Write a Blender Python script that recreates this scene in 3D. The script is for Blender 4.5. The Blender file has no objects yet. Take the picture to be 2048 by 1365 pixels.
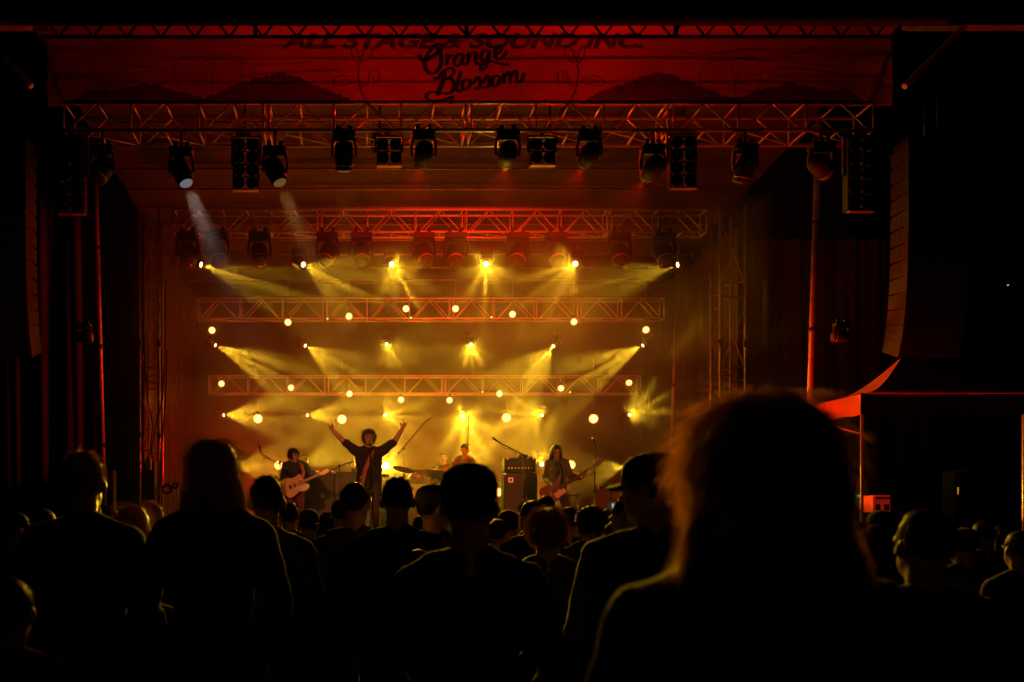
import bpy, bmesh, math, random
from mathutils import Vector, Matrix, noise
from math import sin, cos, pi, radians
random.seed(7)
sc = bpy.context.scene
C = sc.collection

# ------------------------------------------------------------------ camera
F, CAMH, VX, VY = 1706.7, 1.55, 728.0, 1040.0
def P(x, y, Z):
    return Vector(((x - VX) / F * Z, Z, CAMH + (VY - y) / F * Z))
def X(px, Z): return (px - VX) / F * Z
def Zh(py, Z): return CAMH + (VY - py) / F * Z
cd = bpy.data.cameras.new('camera'); cam = bpy.data.objects.new('camera', cd); C.objects.link(cam)
sc.camera = cam
cam.location = (0, 0, CAMH); cam.rotation_euler = (pi / 2, 0, 0)
cd.lens = 30; cd.sensor_width = 36; cd.clip_start = .05; cd.clip_end = 600
cd.shift_x = (1024 - VX) / 2048; cd.shift_y = (VY - 682.5) / 2048
cd.dof.use_dof = True; cd.dof.focus_distance = 14.5; cd.dof.aperture_fstop = 2.8

# ------------------------------------------------------------------ night sky
w = bpy.data.worlds.new('World'); sc.world = w; w.use_nodes = True
nt = w.node_tree; bgn = nt.nodes['Background']
sky = nt.nodes.new('ShaderNodeTexSky'); sky.sky_type = 'NISHITA'; sky.sun_disc = False
sky.sun_elevation = radians(-4); sky.sun_rotation = radians(200)
nt.links.new(sky.outputs[0], bgn.inputs[0]); bgn.inputs[1].default_value = 0.002
sc.view_settings.view_transform = 'Standard'; sc.view_settings.look = 'None'
sc.view_settings.exposure = .35; sc.view_settings.gamma = 1
sc.cycles.use_denoising = True; sc.cycles.use_light_tree = True
sc.cycles.max_bounces = 5; sc.cycles.diffuse_bounces = 3; sc.cycles.glossy_bounces = 2
sc.cycles.transmission_bounces = 3; sc.cycles.volume_bounces = 0; sc.cycles.transparent_max_bounces = 12
sc.cycles.sample_clamp_indirect = 3
sc.cycles.adaptive_threshold = .005

# ------------------------------------------------------------------ materials
def mat(name, col, rough=.6, metal=0., var=.25, vs=8., bump=0., bs=40., spec=.5, trans=0., emit=None, es=0.):
    m = bpy.data.materials.new(name); m.use_nodes = True
    nt = m.node_tree; b = nt.nodes['Principled BSDF']
    b.inputs['Roughness'].default_value = rough; b.inputs['Metallic'].default_value = metal
    b.inputs['Specular IOR Level'].default_value = spec
    tc = nt.nodes.new('ShaderNodeTexCoord')
    n = nt.nodes.new('ShaderNodeTexNoise'); n.inputs['Scale'].default_value = vs; n.inputs['Detail'].default_value = 4
    nt.links.new(tc.outputs['Object'], n.inputs['Vector'])
    r = nt.nodes.new('ShaderNodeMapRange')
    r.inputs[1].default_value = .3; r.inputs[2].default_value = .7
    r.inputs[3].default_value = 1 - var; r.inputs[4].default_value = 1 + var
    nt.links.new(n.outputs['Fac'], r.inputs[0])
    mx = nt.nodes.new('ShaderNodeVectorMath'); mx.operation = 'SCALE'; mx.inputs[0].default_value = col[:3]
    nt.links.new(r.outputs[0], mx.inputs['Scale']); nt.links.new(mx.outputs[0], b.inputs['Base Color'])
    if bump:
        n2 = nt.nodes.new('ShaderNodeTexNoise'); n2.inputs['Scale'].default_value = bs
        nt.links.new(tc.outputs['Object'], n2.inputs['Vector'])
        bp = nt.nodes.new('ShaderNodeBump'); bp.inputs['Strength'].default_value = bump; bp.inputs['Distance'].default_value = .01
        nt.links.new(n2.outputs['Fac'], bp.inputs['Height']); nt.links.new(bp.outputs[0], b.inputs['Normal'])
    if emit:
        b.inputs['Emission Color'].default_value = (*emit, 1); b.inputs['Emission Strength'].default_value = es
        m.cycles.emission_sampling = 'NONE'
    if trans:
        out = nt.nodes['Material Output']; t = nt.nodes.new('ShaderNodeBsdfTranslucent'); ms = nt.nodes.new('ShaderNodeMixShader')
        nt.links.new(mx.outputs[0], t.inputs[0]); ms.inputs[0].default_value = trans
        nt.links.new(b.outputs[0], ms.inputs[1]); nt.links.new(t.outputs[0], ms.inputs[2]); nt.links.new(ms.outputs[0], out.inputs[0])
    return m
M = {}
M['alu'] = mat('aluminium', (.75, .66, .6), .4, .55, .15, 20)
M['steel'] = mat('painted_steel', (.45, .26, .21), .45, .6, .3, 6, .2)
M['black'] = mat('black_paint', (.014, .014, .014), .6, 0, .3, 20)
M['blackm'] = mat('black_metal', (.03, .03, .03), .35, .5, .3, 20)
M['chrome'] = mat('chrome', (.8, .78, .75), .15, 1., .1)
M['deck'] = mat('stage_plywood', (.05, .045, .04), .5, 0, .4, 3, .2)
M['ground'] = mat('trampled_grass', (.03, .035, .015), .9, 0, .5, 2, .8, 30)
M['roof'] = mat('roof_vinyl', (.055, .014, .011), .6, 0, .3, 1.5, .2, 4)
M['drape'] = mat('heavy_drape', (.03, .028, .028), .9, 0, .3, 5, .3, 60)
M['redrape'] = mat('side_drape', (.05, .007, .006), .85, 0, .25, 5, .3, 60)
M['skin'] = mat('skin', (.5, .3, .22), .5, 0, .12, 30, .15, 120)
M['hair'] = mat('dark_hair', (.035, .02, .012), .45, 0, .3, 40, trans=.3, spec=.15)
M['hairb'] = mat('light_brown_hair', (.45, .26, .1), .4, 0, .3, 40, trans=.6)
M['hairlit'] = mat('backlit_gold_strands', (.85, .55, .22), .4, 0, .3, 40, trans=.7)  # gold of light shining through brown hair, put into the strand colour
M['hairg'] = mat('grey_hair', (.13, .09, .06), .45, 0, .3, 40, trans=.35)
M['cloth'] = mat('dark_cloth', (.022, .02, .02), .85, 0, .3, 10, .4, 80)
M['cloth2'] = mat('navy_cloth', (.02, .024, .04), .85, 0, .3, 10, .4, 80)
M['cloth3'] = mat('brown_cloth', (.05, .035, .025), .85, 0, .3, 10, .4, 80)
M['cloth4'] = mat('grey_cloth', (.06, .06, .06), .85, 0, .3, 10, .4, 80)
M['denim'] = mat('dark_denim', (.03, .035, .05), .8, 0, .3, 20, .4, 90)
M['jacket'] = mat('worn_brown_jacket', (.1, .07, .05), .6, 0, .8, 45, .6, 60)
M['maroon'] = mat('dark_red_trousers', (.12, .03, .025), .8, 0, .3, 15)
M['shoe'] = mat('shoe_leather', (.02, .015, .012), .4)
M['cream'] = mat('cream_lacquer', (.75, .6, .4), .25, 0, .08)
M['maple'] = mat('maple_neck', (.5, .3, .13), .35, 0, .15, 30)
M['bassred'] = mat('tortoise_brown_lacquer', (.14, .04, .025), .25, 0, .5, 25)
M['white'] = mat('white_plastic', (.7, .68, .65), .4, 0, .05)
M['strap'] = mat('woven_strap', (.38, .13, .06), .8, 0, .5, 60)
M['grille'] = mat('amp_grille_cloth', (.11, .1, .09), .8, 0, .25, 200)
M['tolex'] = mat('amp_vinyl', (.035, .033, .03), .6, 0, .2, 60, .4, 200)
M['silver'] = mat('brushed_panel', (.45, .42, .38), .35, .7, .1)
M['brass'] = mat('cymbal_bronze', (.55, .33, .12), .28, 1., .15, 30)
M['shell'] = mat('drum_shell', (.5, .4, .3), .3, .2, .3, 12)
M['head'] = mat('drum_head', (.65, .62, .55), .5)
M['tent'] = mat('tent_canvas', (.62, .1, .08), .75, 0, .12, 4, .3, 30)
M['rubber'] = mat('cable_rubber', (.012, .012, .012), .8, spec=.15)
M['case'] = mat('case_laminate', (.01, .01, .01), .9, spec=.05)
M['sunlens'] = mat('lamp_glass', (.05, .05, .06), .08, 0, .05, spec=1)
M['ledgreen'] = mat('green_indicator', (0, .2, .02), emit=(.05, 1, .2), es=2.2)
M['ledblue'] = mat('blue_indicator', (0, .02, .2), emit=(.05, .2, 1), es=2.2)
M['ledyel'] = mat('yellow_indicator', (.2, .2, 0), emit=(.8, .9, .05), es=1.5)
for k in ('cloth', 'cloth2', 'cloth3', 'cloth4', 'denim'):
    b = M[k].node_tree.nodes['Principled BSDF']; b.inputs['Sheen Weight'].default_value = .15; b.inputs['Sheen Roughness'].default_value = .35
M['cabinetg'] = mat('speaker_cabinet_paint', (.03, .008, .007), .7, 0, .3, 8)
def emis(name, col, s):
    m = bpy.data.materials.new(name); m.use_nodes = True; nt = m.node_tree; nt.nodes.clear()
    o = nt.nodes.new('ShaderNodeOutputMaterial'); e = nt.nodes.new('ShaderNodeEmission')
    e.inputs[0].default_value = (*col, 1); e.inputs[1].default_value = s; nt.links.new(e.outputs[0], o.inputs[0])
    m.cycles.emission_sampling = 'NONE'; return m
M['lens_yellow'] = emis('lit_yellow_lens', (1, .8, .25), 6)
M['lens_white'] = emis('lit_white_lens', (.9, .85, 1), .12)
M['lens_amber'] = emis('lit_amber_lens', (1, .5, .15), .1)
M['lens_red'] = emis('lit_red_lens', (1, .03, .01), .2)
def globemat():
    m = bpy.data.materials.new('frosted_bulb'); m.use_nodes = True; nt = m.node_tree; nt.nodes.clear()
    o = nt.nodes.new('ShaderNodeOutputMaterial'); e = nt.nodes.new('ShaderNodeEmission'); t = nt.nodes.new('ShaderNodeBsdfTransparent')
    e.inputs[1].default_value = 5.0
    lw = nt.nodes.new('ShaderNodeLayerWeight'); lw.inputs[0].default_value = .5; cr = nt.nodes.new('ShaderNodeValToRGB')
    cr.color_ramp.elements[0].color = (1, .42, .1, 1); cr.color_ramp.elements[0].position = .12; cr.color_ramp.elements[1].color = (.17, .018, .001, 1); cr.color_ramp.elements[1].position = .8
    nt.links.new(lw.outputs['Facing'], cr.inputs[0]); nt.links.new(cr.outputs[0], e.inputs[0])
    s = nt.nodes.new('ShaderNodeMixShader'); s.inputs[0].default_value = .85
    nt.links.new(t.outputs[0], s.inputs[1]); nt.links.new(e.outputs[0], s.inputs[2]); nt.links.new(s.outputs[0], o.inputs[0])
    m.cycles.emission_sampling = 'NONE'; return m
M['bulb'] = globemat()

# ------------------------------------------------------------------ lamps
YEL = (1, .55, .02); RED = (1, .012, .002)
def light_obj(kind, loc, power, col, parent=None, tgt=None, half=20, blend=.4, rad=.02, lobes=None, phase=0., low=.05):
    l = bpy.data.lights.new('beam', kind); o = bpy.data.objects.new('beam', l); C.objects.link(o)
    loc = Vector(loc)
    if parent is not None:
        o.parent = parent; o.location = loc - parent.location
    else: o.location = loc
    l.energy = power; l.color = col; l.shadow_soft_size = rad
    if kind == 'SPOT':
        o.rotation_euler = (Vector(tgt) - loc).to_track_quat('-Z', 'Y').to_euler()
        l.spot_size = 2 * radians(half); l.spot_blend = blend
    if lobes:
        l.use_nodes = True; nt = l.node_tree; em = nt.nodes['Emission']
        def mth(op, *v):
            n = nt.nodes.new('ShaderNodeMath'); n.operation = op
            for i, x in enumerate(v):
                if isinstance(x, (int, float)): n.inputs[i].default_value = x
                else: nt.links.new(x, n.inputs[i])
            return n.outputs[0]
        tc = nt.nodes.new('ShaderNodeTexCoord'); sx = nt.nodes.new('ShaderNodeSeparateXYZ')
        nt.links.new(tc.outputs['Normal'], sx.inputs[0])
        a = mth('ARCTAN2', sx.outputs[1], sx.outputs[0])
        s1 = mth('MULTIPLY_ADD', mth('SINE', mth('MULTIPLY_ADD', a, float(lobes), phase)), .5, .5)
        s2 = mth('MULTIPLY_ADD', mth('SINE', mth('MULTIPLY_ADD', a, 3., phase * 1.7 + 1)), .35, .65)
        s3 = mth('MULTIPLY_ADD', mth('SINE', mth('MULTIPLY_ADD', a, 16., phase * 2.3)), .25, .75)
        s4 = mth('MULTIPLY', mth('MULTIPLY', mth('POWER', s1, 4.), s2), s3)
        nt.links.new(mth('MULTIPLY_ADD', s4, 2.6, low), em.inputs['Strength'])
    return o

# ------------------------------------------------------------------ mesh builder
def basis(d):
    d = Vector(d).normalized()
    u = d.cross(Vector((0, 0, 1)))
    if u.length < 1e-3: u = d.cross(Vector((0, 1, 0)))
    u.normalize(); return d, u, d.cross(u).normalized()
class MB:
    def __init__(s): s.v = []; s.f = []
    def add(s, vs, fs):
        k = len(s.v); s.v += [Vector(v) for v in vs]; s.f += [tuple(i + k for i in f) for f in fs]; return s
    def box(s, a, b, R=None, o=None):
        a = Vector(a); b = Vector(b)
        vs = [Vector(((a, b)[i & 1].x, (a, b)[i >> 1 & 1].y, (a, b)[i >> 2 & 1].z)) for i in range(8)]
        if R is not None:
            o = Vector(o) if o is not None else (a + b) / 2
            vs = [o + R @ (v - o) for v in vs]
        return s.add(vs, [(0, 2, 3, 1), (4, 5, 7, 6), (0, 1, 5, 4), (2, 6, 7, 3), (0, 4, 6, 2), (1, 3, 7, 5)])
    def bbox(s, a, b, c=.01):
        "chamfered box"
        bm = bmesh.new(); bmesh.ops.create_cube(bm, size=1)
        a = Vector(a); b = Vector(b)
        for v in bm.verts: v.co = Vector([a[i] + (v.co[i] + .5) * (b[i] - a[i]) for i in range(3)])
        bmesh.ops.bevel(bm, geom=list(bm.edges), offset=c, segments=2, affect='EDGES', profile=.5)
        bm.verts.index_update(); s.add([v.co.copy() for v in bm.verts], [tuple(v.index for v in f.verts) for f in bm.faces]); bm.free(); return s
    def tube(s, pts, r, n=8, cap=True, flat=None):
        pts = [Vector(p) for p in pts]; rs = r if isinstance(r, (list, tuple)) else [r] * len(pts)
        vs = []; fs = []; ref = None
        for i, p in enumerate(pts):
            d = (pts[min(i + 1, len(pts) - 1)] - pts[max(i - 1, 0)])
            d = d.normalized() if d.length > 1e-9 else Vector((0, 0, 1))
            if ref is None:
                ref = Vector(flat) if flat else basis(d)[1]
            u = (ref - d * ref.dot(d))
            u = u.normalized() if u.length > 1e-6 else basis(d)[1]
            if not flat: ref = u
            v = d.cross(u); q = rs[i]
            ra, rb = q if isinstance(q, (tuple, list)) else (q, q)
            for k in range(n):
                a = 2 * pi * k / n; vs.append(p + u * (ra * cos(a)) + v * (rb * sin(a)))
        for i in range(len(pts) - 1):
            for k in range(n):
                fs.append((i * n + k, i * n + (k + 1) % n, (i + 1) * n + (k + 1) % n, (i + 1) * n + k))
        if cap:
            fs.append(tuple(range(n))[::-1]); fs.append(tuple((len(pts) - 1) * n + k for k in range(n)))
        return s.add(vs, fs)
    def limb(s, pts, rs, n=12, flat=None):
        "capsule chain with rounded ends"
        pts = [Vector(p) for p in pts]; rs = [q if isinstance(q, (tuple, list)) else (q, q) for q in rs]
        def endc(p, q, d):
            out = []
            for t in (.98, .85, .55):
                h = sin(math.acos(1 - t) if t < 1 else pi / 2); m = min(q)
                out.append((p + d * m * t, (q[0] * math.sqrt(max(0, 1 - t * t)), q[1] * math.sqrt(max(0, 1 - t * t)))))
            return out
        d0 = (pts[0] - pts[1]).normalized(); d1 = (pts[-1] - pts[-2]).normalized()
        a = endc(pts[0], rs[0], d0); b = endc(pts[-1], rs[-1], d1)[::-1]
        return s.tube([x[0] for x in a] + pts + [x[0] for x in b], [x[1] for x in a] + rs + [x[1] for x in b], n, True, flat)
    def ell(s, c, r, R=None, n=14, m=9):
        c = Vector(c); vs = []; fs = []
        for i in range(m + 1):
            t = pi * i / m
            if i in (0, m): vs.append(Vector((0, 0, cos(t) * r[2]))); continue
            for k in range(n):
                a = 2 * pi * k / n; vs.append(Vector((r[0] * sin(t) * cos(a), r[1] * sin(t) * sin(a), r[2] * cos(t))))
        for k in range(n):
            fs.append((0, 1 + k, 1 + (k + 1) % n)); L = 1 + (m - 2) * n
            fs.append((L + k, len(vs) - 1, L + (k + 1) % n))
            for i in range(m - 2):
                A = 1 + i * n; fs.append((A + k, A + n + k, A + n + (k + 1) % n, A + (k + 1) % n))
        return s.add([c + (R @ v if R is not None else v) for v in vs], fs)
    def lathe(s, c, prof, ax=(0, 0, 1), n=20):
        d, u, v = basis(ax); c = Vector(c); vs = []; fs = []
        for (r, h) in prof:
            for k in range(n):
                a = 2 * pi * k / n; vs.append(c + d * h + u * (r * cos(a)) + v * (r * sin(a)))
        for i in range(len(prof) - 1):
            for k in range(n):
                fs.append((i * n + k, i * n + (k + 1) % n, (i + 1) * n + (k + 1) % n, (i + 1) * n + k))
        fs.append(tuple(range(n))[::-1]); fs.append(tuple((len(prof) - 1) * n + k for k in range(n)))
        return s.add(vs, fs)
    def prism(s, pts, t, O=(0, 0, 0), U=(1, 0, 0), W=(0, 0, 1)):
        U = Vector(U); W = Vector(W); N = U.cross(W); O = Vector(O); n = len(pts)
        vs = [O + U * a + W * b + N * (t / 2) for a, b in pts] + [O + U * a + W * b - N * (t / 2) for a, b in pts]
        fs = [tuple(range(n)), tuple(range(n, 2 * n))[::-1]] + [(i, n + i, n + (i + 1) % n, (i + 1) % n) for i in range(n)]
        return s.add(vs, fs)
    def mesh(s, name, smooth=False, ang=None, origin=(0, 0, 0)):
        o = Vector(origin); me = bpy.data.meshes.new(name)
        me.from_pydata([tuple(v - o) for v in s.v], [], s.f); me.validate()
        bm = bmesh.new(); bm.from_mesh(me); bmesh.ops.recalc_face_normals(bm, faces=bm.faces)
        if smooth:
            for f in bm.faces: f.smooth = len(f.verts) < 7
        bm.to_mesh(me); bm.free(); return me
    def build(s, name, m, parent=None, smooth=False, local=False):
        o0 = (0, 0, 0)
        if parent is not None and not local: o0 = root_of(parent).location
        me = s.mesh(name, smooth, origin=o0); return link(name, me, m, parent)
def root_of(o):
    while o.parent: o = o.parent
    return o
def link(name, me, m, parent=None):
    o = bpy.data.objects.new(name, me); C.objects.link(o)
    if m is not None: me.materials.append(m)
    if parent is not None: o.parent = parent
    return o
TS = bpy.data.scenes.new('work')
def remesh(mb, name, vox, smooth=2, folds=0., fs=6., extra=None, keep=None):
    me = mb.mesh('tmp'); o = bpy.data.objects.new('tmp', me); TS.collection.objects.link(o)
    r = o.modifiers.new('r', 'REMESH'); r.mode = 'VOXEL'; r.voxel_size = vox
    if smooth:
        q = o.modifiers.new('s', 'SMOOTH'); q.iterations = smooth; q.factor = .5
    with bpy.context.temp_override(scene=TS, view_layer=TS.view_layers[0]): dg = bpy.context.evaluated_depsgraph_get()
    me2 = bpy.data.meshes.new_from_object(o.evaluated_get(dg))
    bpy.data.objects.remove(o); bpy.data.meshes.remove(me); me2.name = name
    if folds:
        nrm = [v.normal.copy() for v in me2.vertices]
        for v, vn in zip(me2.vertices, nrm):
            p = v.co; k = noise.noise(Vector((p.x * fs, p.y * fs, p.z * fs * .55))) + .5 * noise.noise(p * fs * 2.3)
            v.co = p + vn * (folds * k)
    if extra is not None or keep is not None:
        bm = bmesh.new(); bm.from_mesh(me2)
        if keep is not None:
            bmesh.ops.delete(bm, geom=[v for v in bm.verts if not keep(v.co)], context='VERTS')
        if extra is not None:
            vs = [bm.verts.new(v) for v in extra.v]
            for f in extra.f:
                try: bm.faces.new([vs[i] for i in f])
                except ValueError: pass
        bm.to_mesh(me2); bm.free()
    for p in me2.polygons: p.use_smooth = True
    return me2
def tag(o, label, cat, group=None, kind=None):
    if kind: o['kind'] = kind
    if label: o['label'] = label
    if cat: o['category'] = cat
    if group: o['group'] = group
    return o
def thing(name, label, cat, loc=(0, 0, 0), rz=0, group=None):
    o = bpy.data.objects.new(name, None); C.objects.link(o); o.location = loc; o.rotation_euler = (0, 0, rz)
    o.empty_display_size = .1; return tag(o, label, cat, group)
def copy_tree(o, parent=None):
    c = o.copy(); C.objects.link(c); c.parent = parent
    for ch in list(o.children): copy_tree(ch, c)
    return c

# ------------------------------------------------------------------ ground and stage
SX = 1.57; DECK = 1.17
g = MB(); N_ = 24
for i in range(N_ + 1):
    for j in range(N_ + 1):
        g.v.append(Vector((-150 + 300 * i / N_, -60 + 300 * j / N_, 0)))
for i in range(N_):
    for j in range(N_): g.f.append((i * (N_ + 1) + j, (i + 1) * (N_ + 1) + j, (i + 1) * (N_ + 1) + j + 1, i * (N_ + 1) + j + 1))
tag(g.build('ground', M['ground']), 'dark trampled grass field under the crowd', None, kind='structure')

st = thing('stage', 'raised black concert stage deck with skirt in front of the crowd', 'stage', (SX, 18, 0))
MB().bbox((SX - 6.6, 12.7, DECK - .12), (SX + 6.6, 23.6, DECK), .01).build('deck', M['deck'], st)
sk = MB(); n = 120; k0 = len(sk.v)
for i in range(n + 1):
    x = SX - 6.55 + 13.1 * i / n; y = 12.78 + .03 * sin(i * 1.7) + .015 * sin(i * 4.1)
    sk.v += [Vector((x, y, .01)), Vector((x, y, DECK - .121))]
for i in range(n): sk.f.append((2 * i, 2 * i + 2, 2 * i + 3, 2 * i + 1))
sk.build('skirt', M['drape'], st, True)
rs = MB().bbox((SX - 2.6, 17.2, DECK + .002), (SX + 1.2, 20.0, DECK + .62), .01)
tag(rs.build('drum_riser', M['deck']), 'low dark platform that carries the drum kit', 'platform')

# roof: sloped vinyl skin with battens, and black fascia in front
rf = thing('stage_roof', 'sloped vinyl stage roof with cross battens above the lighting trusses', 'roof', (SX, 18, 7))
ZR0 = 9.32; ZR1 = 8.1
def roofz(y): return ZR0 + (ZR1 - ZR0) * (y - 12.4) / 11.3
r = MB(); nx, ny = 60, 60
for j in range(ny + 1):
    y = 12.75 + (23.7 - 12.75) * j / ny
    for i in range(nx + 1):
        x = SX - 6.7 + 13.4 * i / nx
        r.v.append(Vector((x, y, roofz(y) - .05 * abs(sin(j * pi / 5)) + .02 * noise.noise(Vector((x, y * 3, 0))))))
for j in range(ny):
    for i in range(nx): r.f.append((j * (nx + 1) + i, j * (nx + 1) + i + 1, (j + 1) * (nx + 1) + i + 1, (j + 1) * (nx + 1) + i))
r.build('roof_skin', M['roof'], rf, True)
for j in range(13):
    y = 13.2 + j * .83
    MB().tube([(SX - 6.6, y, roofz(y) - .1), (SX + 6.6, y, roofz(y) - .1)], .02, 8).build('batten', M['steel'], rf, True)
MB().bbox((SX - 6.9, 12.30, Zh(41, 12.3)), (SX + 6.9, 12.46, ZR0 + .6), .03).build('fascia', M['drape'], rf)

# ------------------------------------------------------------------ trusses
def truss(name, label, xa, xb, zb, zt, ya, yb, bays, rc=.025, rb=.013, every=3, group='box trusses across the stage'):
    t = thing(name, label, 'truss', ((xa + xb) / 2, (ya + yb) / 2, zb), 0, group)
    for y in (ya, yb):
        for z in (zb, zt): MB().tube([(xa, y, z), (xb, y, z)], rc, 10).build('chord', M['alu'], t, True)
    w_ = (xb - xa) / bays
    for y in (ya, yb):
        fr = MB()
        for i in range(bays + 1):
            x = xa + i * w_
            for dx in ((-.045, .045) if (i % every == 0 and 0 < i < bays) else (0,)):
                fr.tube([(x + dx, y, zb), (x + dx, y, zt)], rb * 1.25, 6)
            if i < bays:
                fr.tube([(x + .07, y, zb), (x + w_ / 2, y, zt)], rb, 6); fr.tube([(x + w_ - .07, y, zb), (x + w_ / 2, y, zt)], rb, 6)
        fr.build('lattice', M['alu'], t, True)
    cr = MB()
    for z in (zb, zt):
        for i in range(2 * bays + 1):
            x = xa + i * w_ / 2
            for dx in ((-.045, .045) if (i % (2 * every) == 0 and 0 < i < 2 * bays) else (0,)):
                cr.tube([(x + dx, ya, z), (x + dx, yb, z)], rb * 1.1, 6)
            if z == zb and i < 2 * bays and i % 2 == 0: cr.tube([(x, ya, z), (x + w_, yb, z)], rb * .8, 6)
    cr.build('cross_brace', M['alu'], t, True)
    return t
Zf = 12.9
truss('lighting_truss', 'wide aluminium box truss hung just below the banner across the stage front', X(127, Zf), X(1747, Zf), Zh(261, Zf), Zh(205, Zf), Zf, Zf + .52, 12, .028, .014)
truss('lighting_truss', 'box truss with a row of big moving heads above the topmost star beams', X(348, 17.6), X(1413, 17.6), Zh(464, 17.6), Zh(419.5, 17.6), 17.6, 17.95, 11, .022, .012)
truss('lighting_truss', 'middle box truss with an arc of orange globes over its lower rail', X(395, 20.1), X(1328, 20.1), Zh(637, 20.1), Zh(597, 20.1), 20.1, 20.4, 11, .02, .011)
truss('lighting_truss', 'lowest box truss behind the band from which big globes hang', X(417, 21.7), X(1281, 21.7), Zh(787, 21.7), Zh(752, 21.7), 21.7, 22.0, 11, .018, .01)
# flat front truss of the roof edge, dark zigzag
Zt = 12.5
ft = thing('roof_edge_truss', 'dark zigzag truss along the very top of the stage opening', 'truss', (SX, Zt, Zh(74, Zt)))
xa, xb, zb, zt = X(84, Zt), X(1785, Zt), Zh(74, Zt), Zh(40, Zt)
for z, r_ in ((zb, .026), (zt, .03)): MB().tube([(xa, Zt, z), (xb, Zt, z)], r_, 8).build('chord', M['black'], ft, True)
z_ = MB(); nb = 25; w_ = (xb - xa) / nb
for i in range(nb):
    x = xa + i * w_; z_.tube([(x + .05, Zt, zt), (x + w_ / 2, Zt, zb)], .016, 6); z_.tube([(x + w_ - .05, Zt, zt), (x + w_ / 2, Zt, zb)], .016, 6)
for px in (511, 933, 1352): z_.bbox((X(px, Zt) - .03, Zt - .02, zb), (X(px, Zt) + .03, Zt + .02, zt), .004)
z_.build('lattice', M['black'], ft, True)

# ------------------------------------------------------------------ banner with lettering
bn = thing('header_banner', 'wide translucent header banner with sponsor lettering glowing red from behind', 'banner', (SX, 13.0, Zh(120, 13)))
def sheet(x0, x1, z0, z1, y, nx, ny, wob, name, m, parent):
    s = MB()
    for j in range(ny + 1):
        for i in range(nx + 1):
            x = x0 + (x1 - x0) * i / nx; z = z0 + (z1 - z0) * j / ny
            s.v.append(Vector((x, y + wob * (noise.noise(Vector((x * .35, z * 5, y))) + .6 * noise.noise(Vector((x * 1.1, z * 9, y + 5)))), z)))
    for j in range(ny):
        for i in range(nx): s.f.append((j * (nx + 1) + i, j * (nx + 1) + i + 1, (j + 1) * (nx + 1) + i + 1, (j + 1) * (nx + 1) + i))
    return s.build(name, m, parent, True)
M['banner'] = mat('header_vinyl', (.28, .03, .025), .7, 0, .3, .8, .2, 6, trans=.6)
def scrimmat():
    m = bpy.data.materials.new('mesh_scrim'); m.use_nodes = True; nt = m.node_tree; b = nt.nodes['Principled BSDF']
    b.inputs['Base Color'].default_value = (.12, .1, .1, 1); b.inputs['Roughness'].default_value = .8
    t = nt.nodes.new('ShaderNodeBsdfTransparent'); s = nt.nodes.new('ShaderNodeMixShader'); s.inputs[0].default_value = .5
    nt.links.new(t.outputs[0], s.inputs[1]); nt.links.new(b.outputs[0], s.inputs[2]); nt.links.new(s.outputs[0], nt.nodes['Material Output'].inputs[0])
    return m
M['scrim'] = scrimmat()
def inkmat(name, a):
    m = bpy.data.materials.new(name); m.use_nodes = True; nt = m.node_tree; b = nt.nodes['Principled BSDF']
    b.inputs['Base Color'].default_value = (.012, .01, .01, 1); b.inputs['Roughness'].default_value = .8
    t = nt.nodes.new('ShaderNodeBsdfTransparent'); s = nt.nodes.new('ShaderNodeMixShader'); s.inputs[0].default_value = a
    nt.links.new(t.outputs[0], s.inputs[1]); nt.links.new(b.outputs[0], s.inputs[2]); nt.links.new(s.outputs[0], nt.nodes['Material Output'].inputs[0])
    return m
M['ink'] = inkmat('printed_ink', .88); M['ink2'] = inkmat('thin_printed_ink', .5); M['ink4'] = inkmat('mound_ink', .72); M['ink3'] = inkmat('faint_printed_ink', .3)
YB = 12.985
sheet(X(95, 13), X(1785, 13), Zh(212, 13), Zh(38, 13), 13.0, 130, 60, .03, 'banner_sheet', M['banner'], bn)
for py in (128, 172): MB().tube([P(100, py, 13.12), P(1780, py, 13.12)], .016, 8).build('batten', M['black'], bn, True)
def text(body, px, py, Z, size_px, shear, m, parent, name, sx=1., off=.0):
    cu = bpy.data.curves.new('t', 'FONT'); cu.body = body; cu.size = 1; cu.shear = shear; cu.offset = off; cu.extrude = .004
    o = bpy.data.objects.new('t', cu); C.objects.link(o)
    dg = bpy.context.evaluated_depsgraph_get(); me = bpy.data.meshes.new_from_object(o.evaluated_get(dg))
    bpy.data.objects.remove(o)
    xs = [v.co.x for v in me.vertices]; ys = [v.co.y for v in me.vertices]; x0, x1, y0, y1 = min(xs), max(xs), min(ys), max(ys)
    wpx, hpx = size_px; W = wpx / F * Z; H = hpx / F * Z; o0 = P(px, py, Z); ro = root_of(parent).location
    for v in me.vertices:
        q = Vector((o0.x + (v.co.x - x0) / (x1 - x0) * W, Z + v.co.z * .5, o0.z + (v.co.y - y0) / (y1 - y0) * H)); v.co = q - ro
    me.materials.clear(); return link(name, me, m, parent)
text('ALL STAGE & SOUND INC.', 562, 98, 12.96, (726, 32), .28, M['ink2'], bn, 'sponsor_lettering', off=.045)
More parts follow.
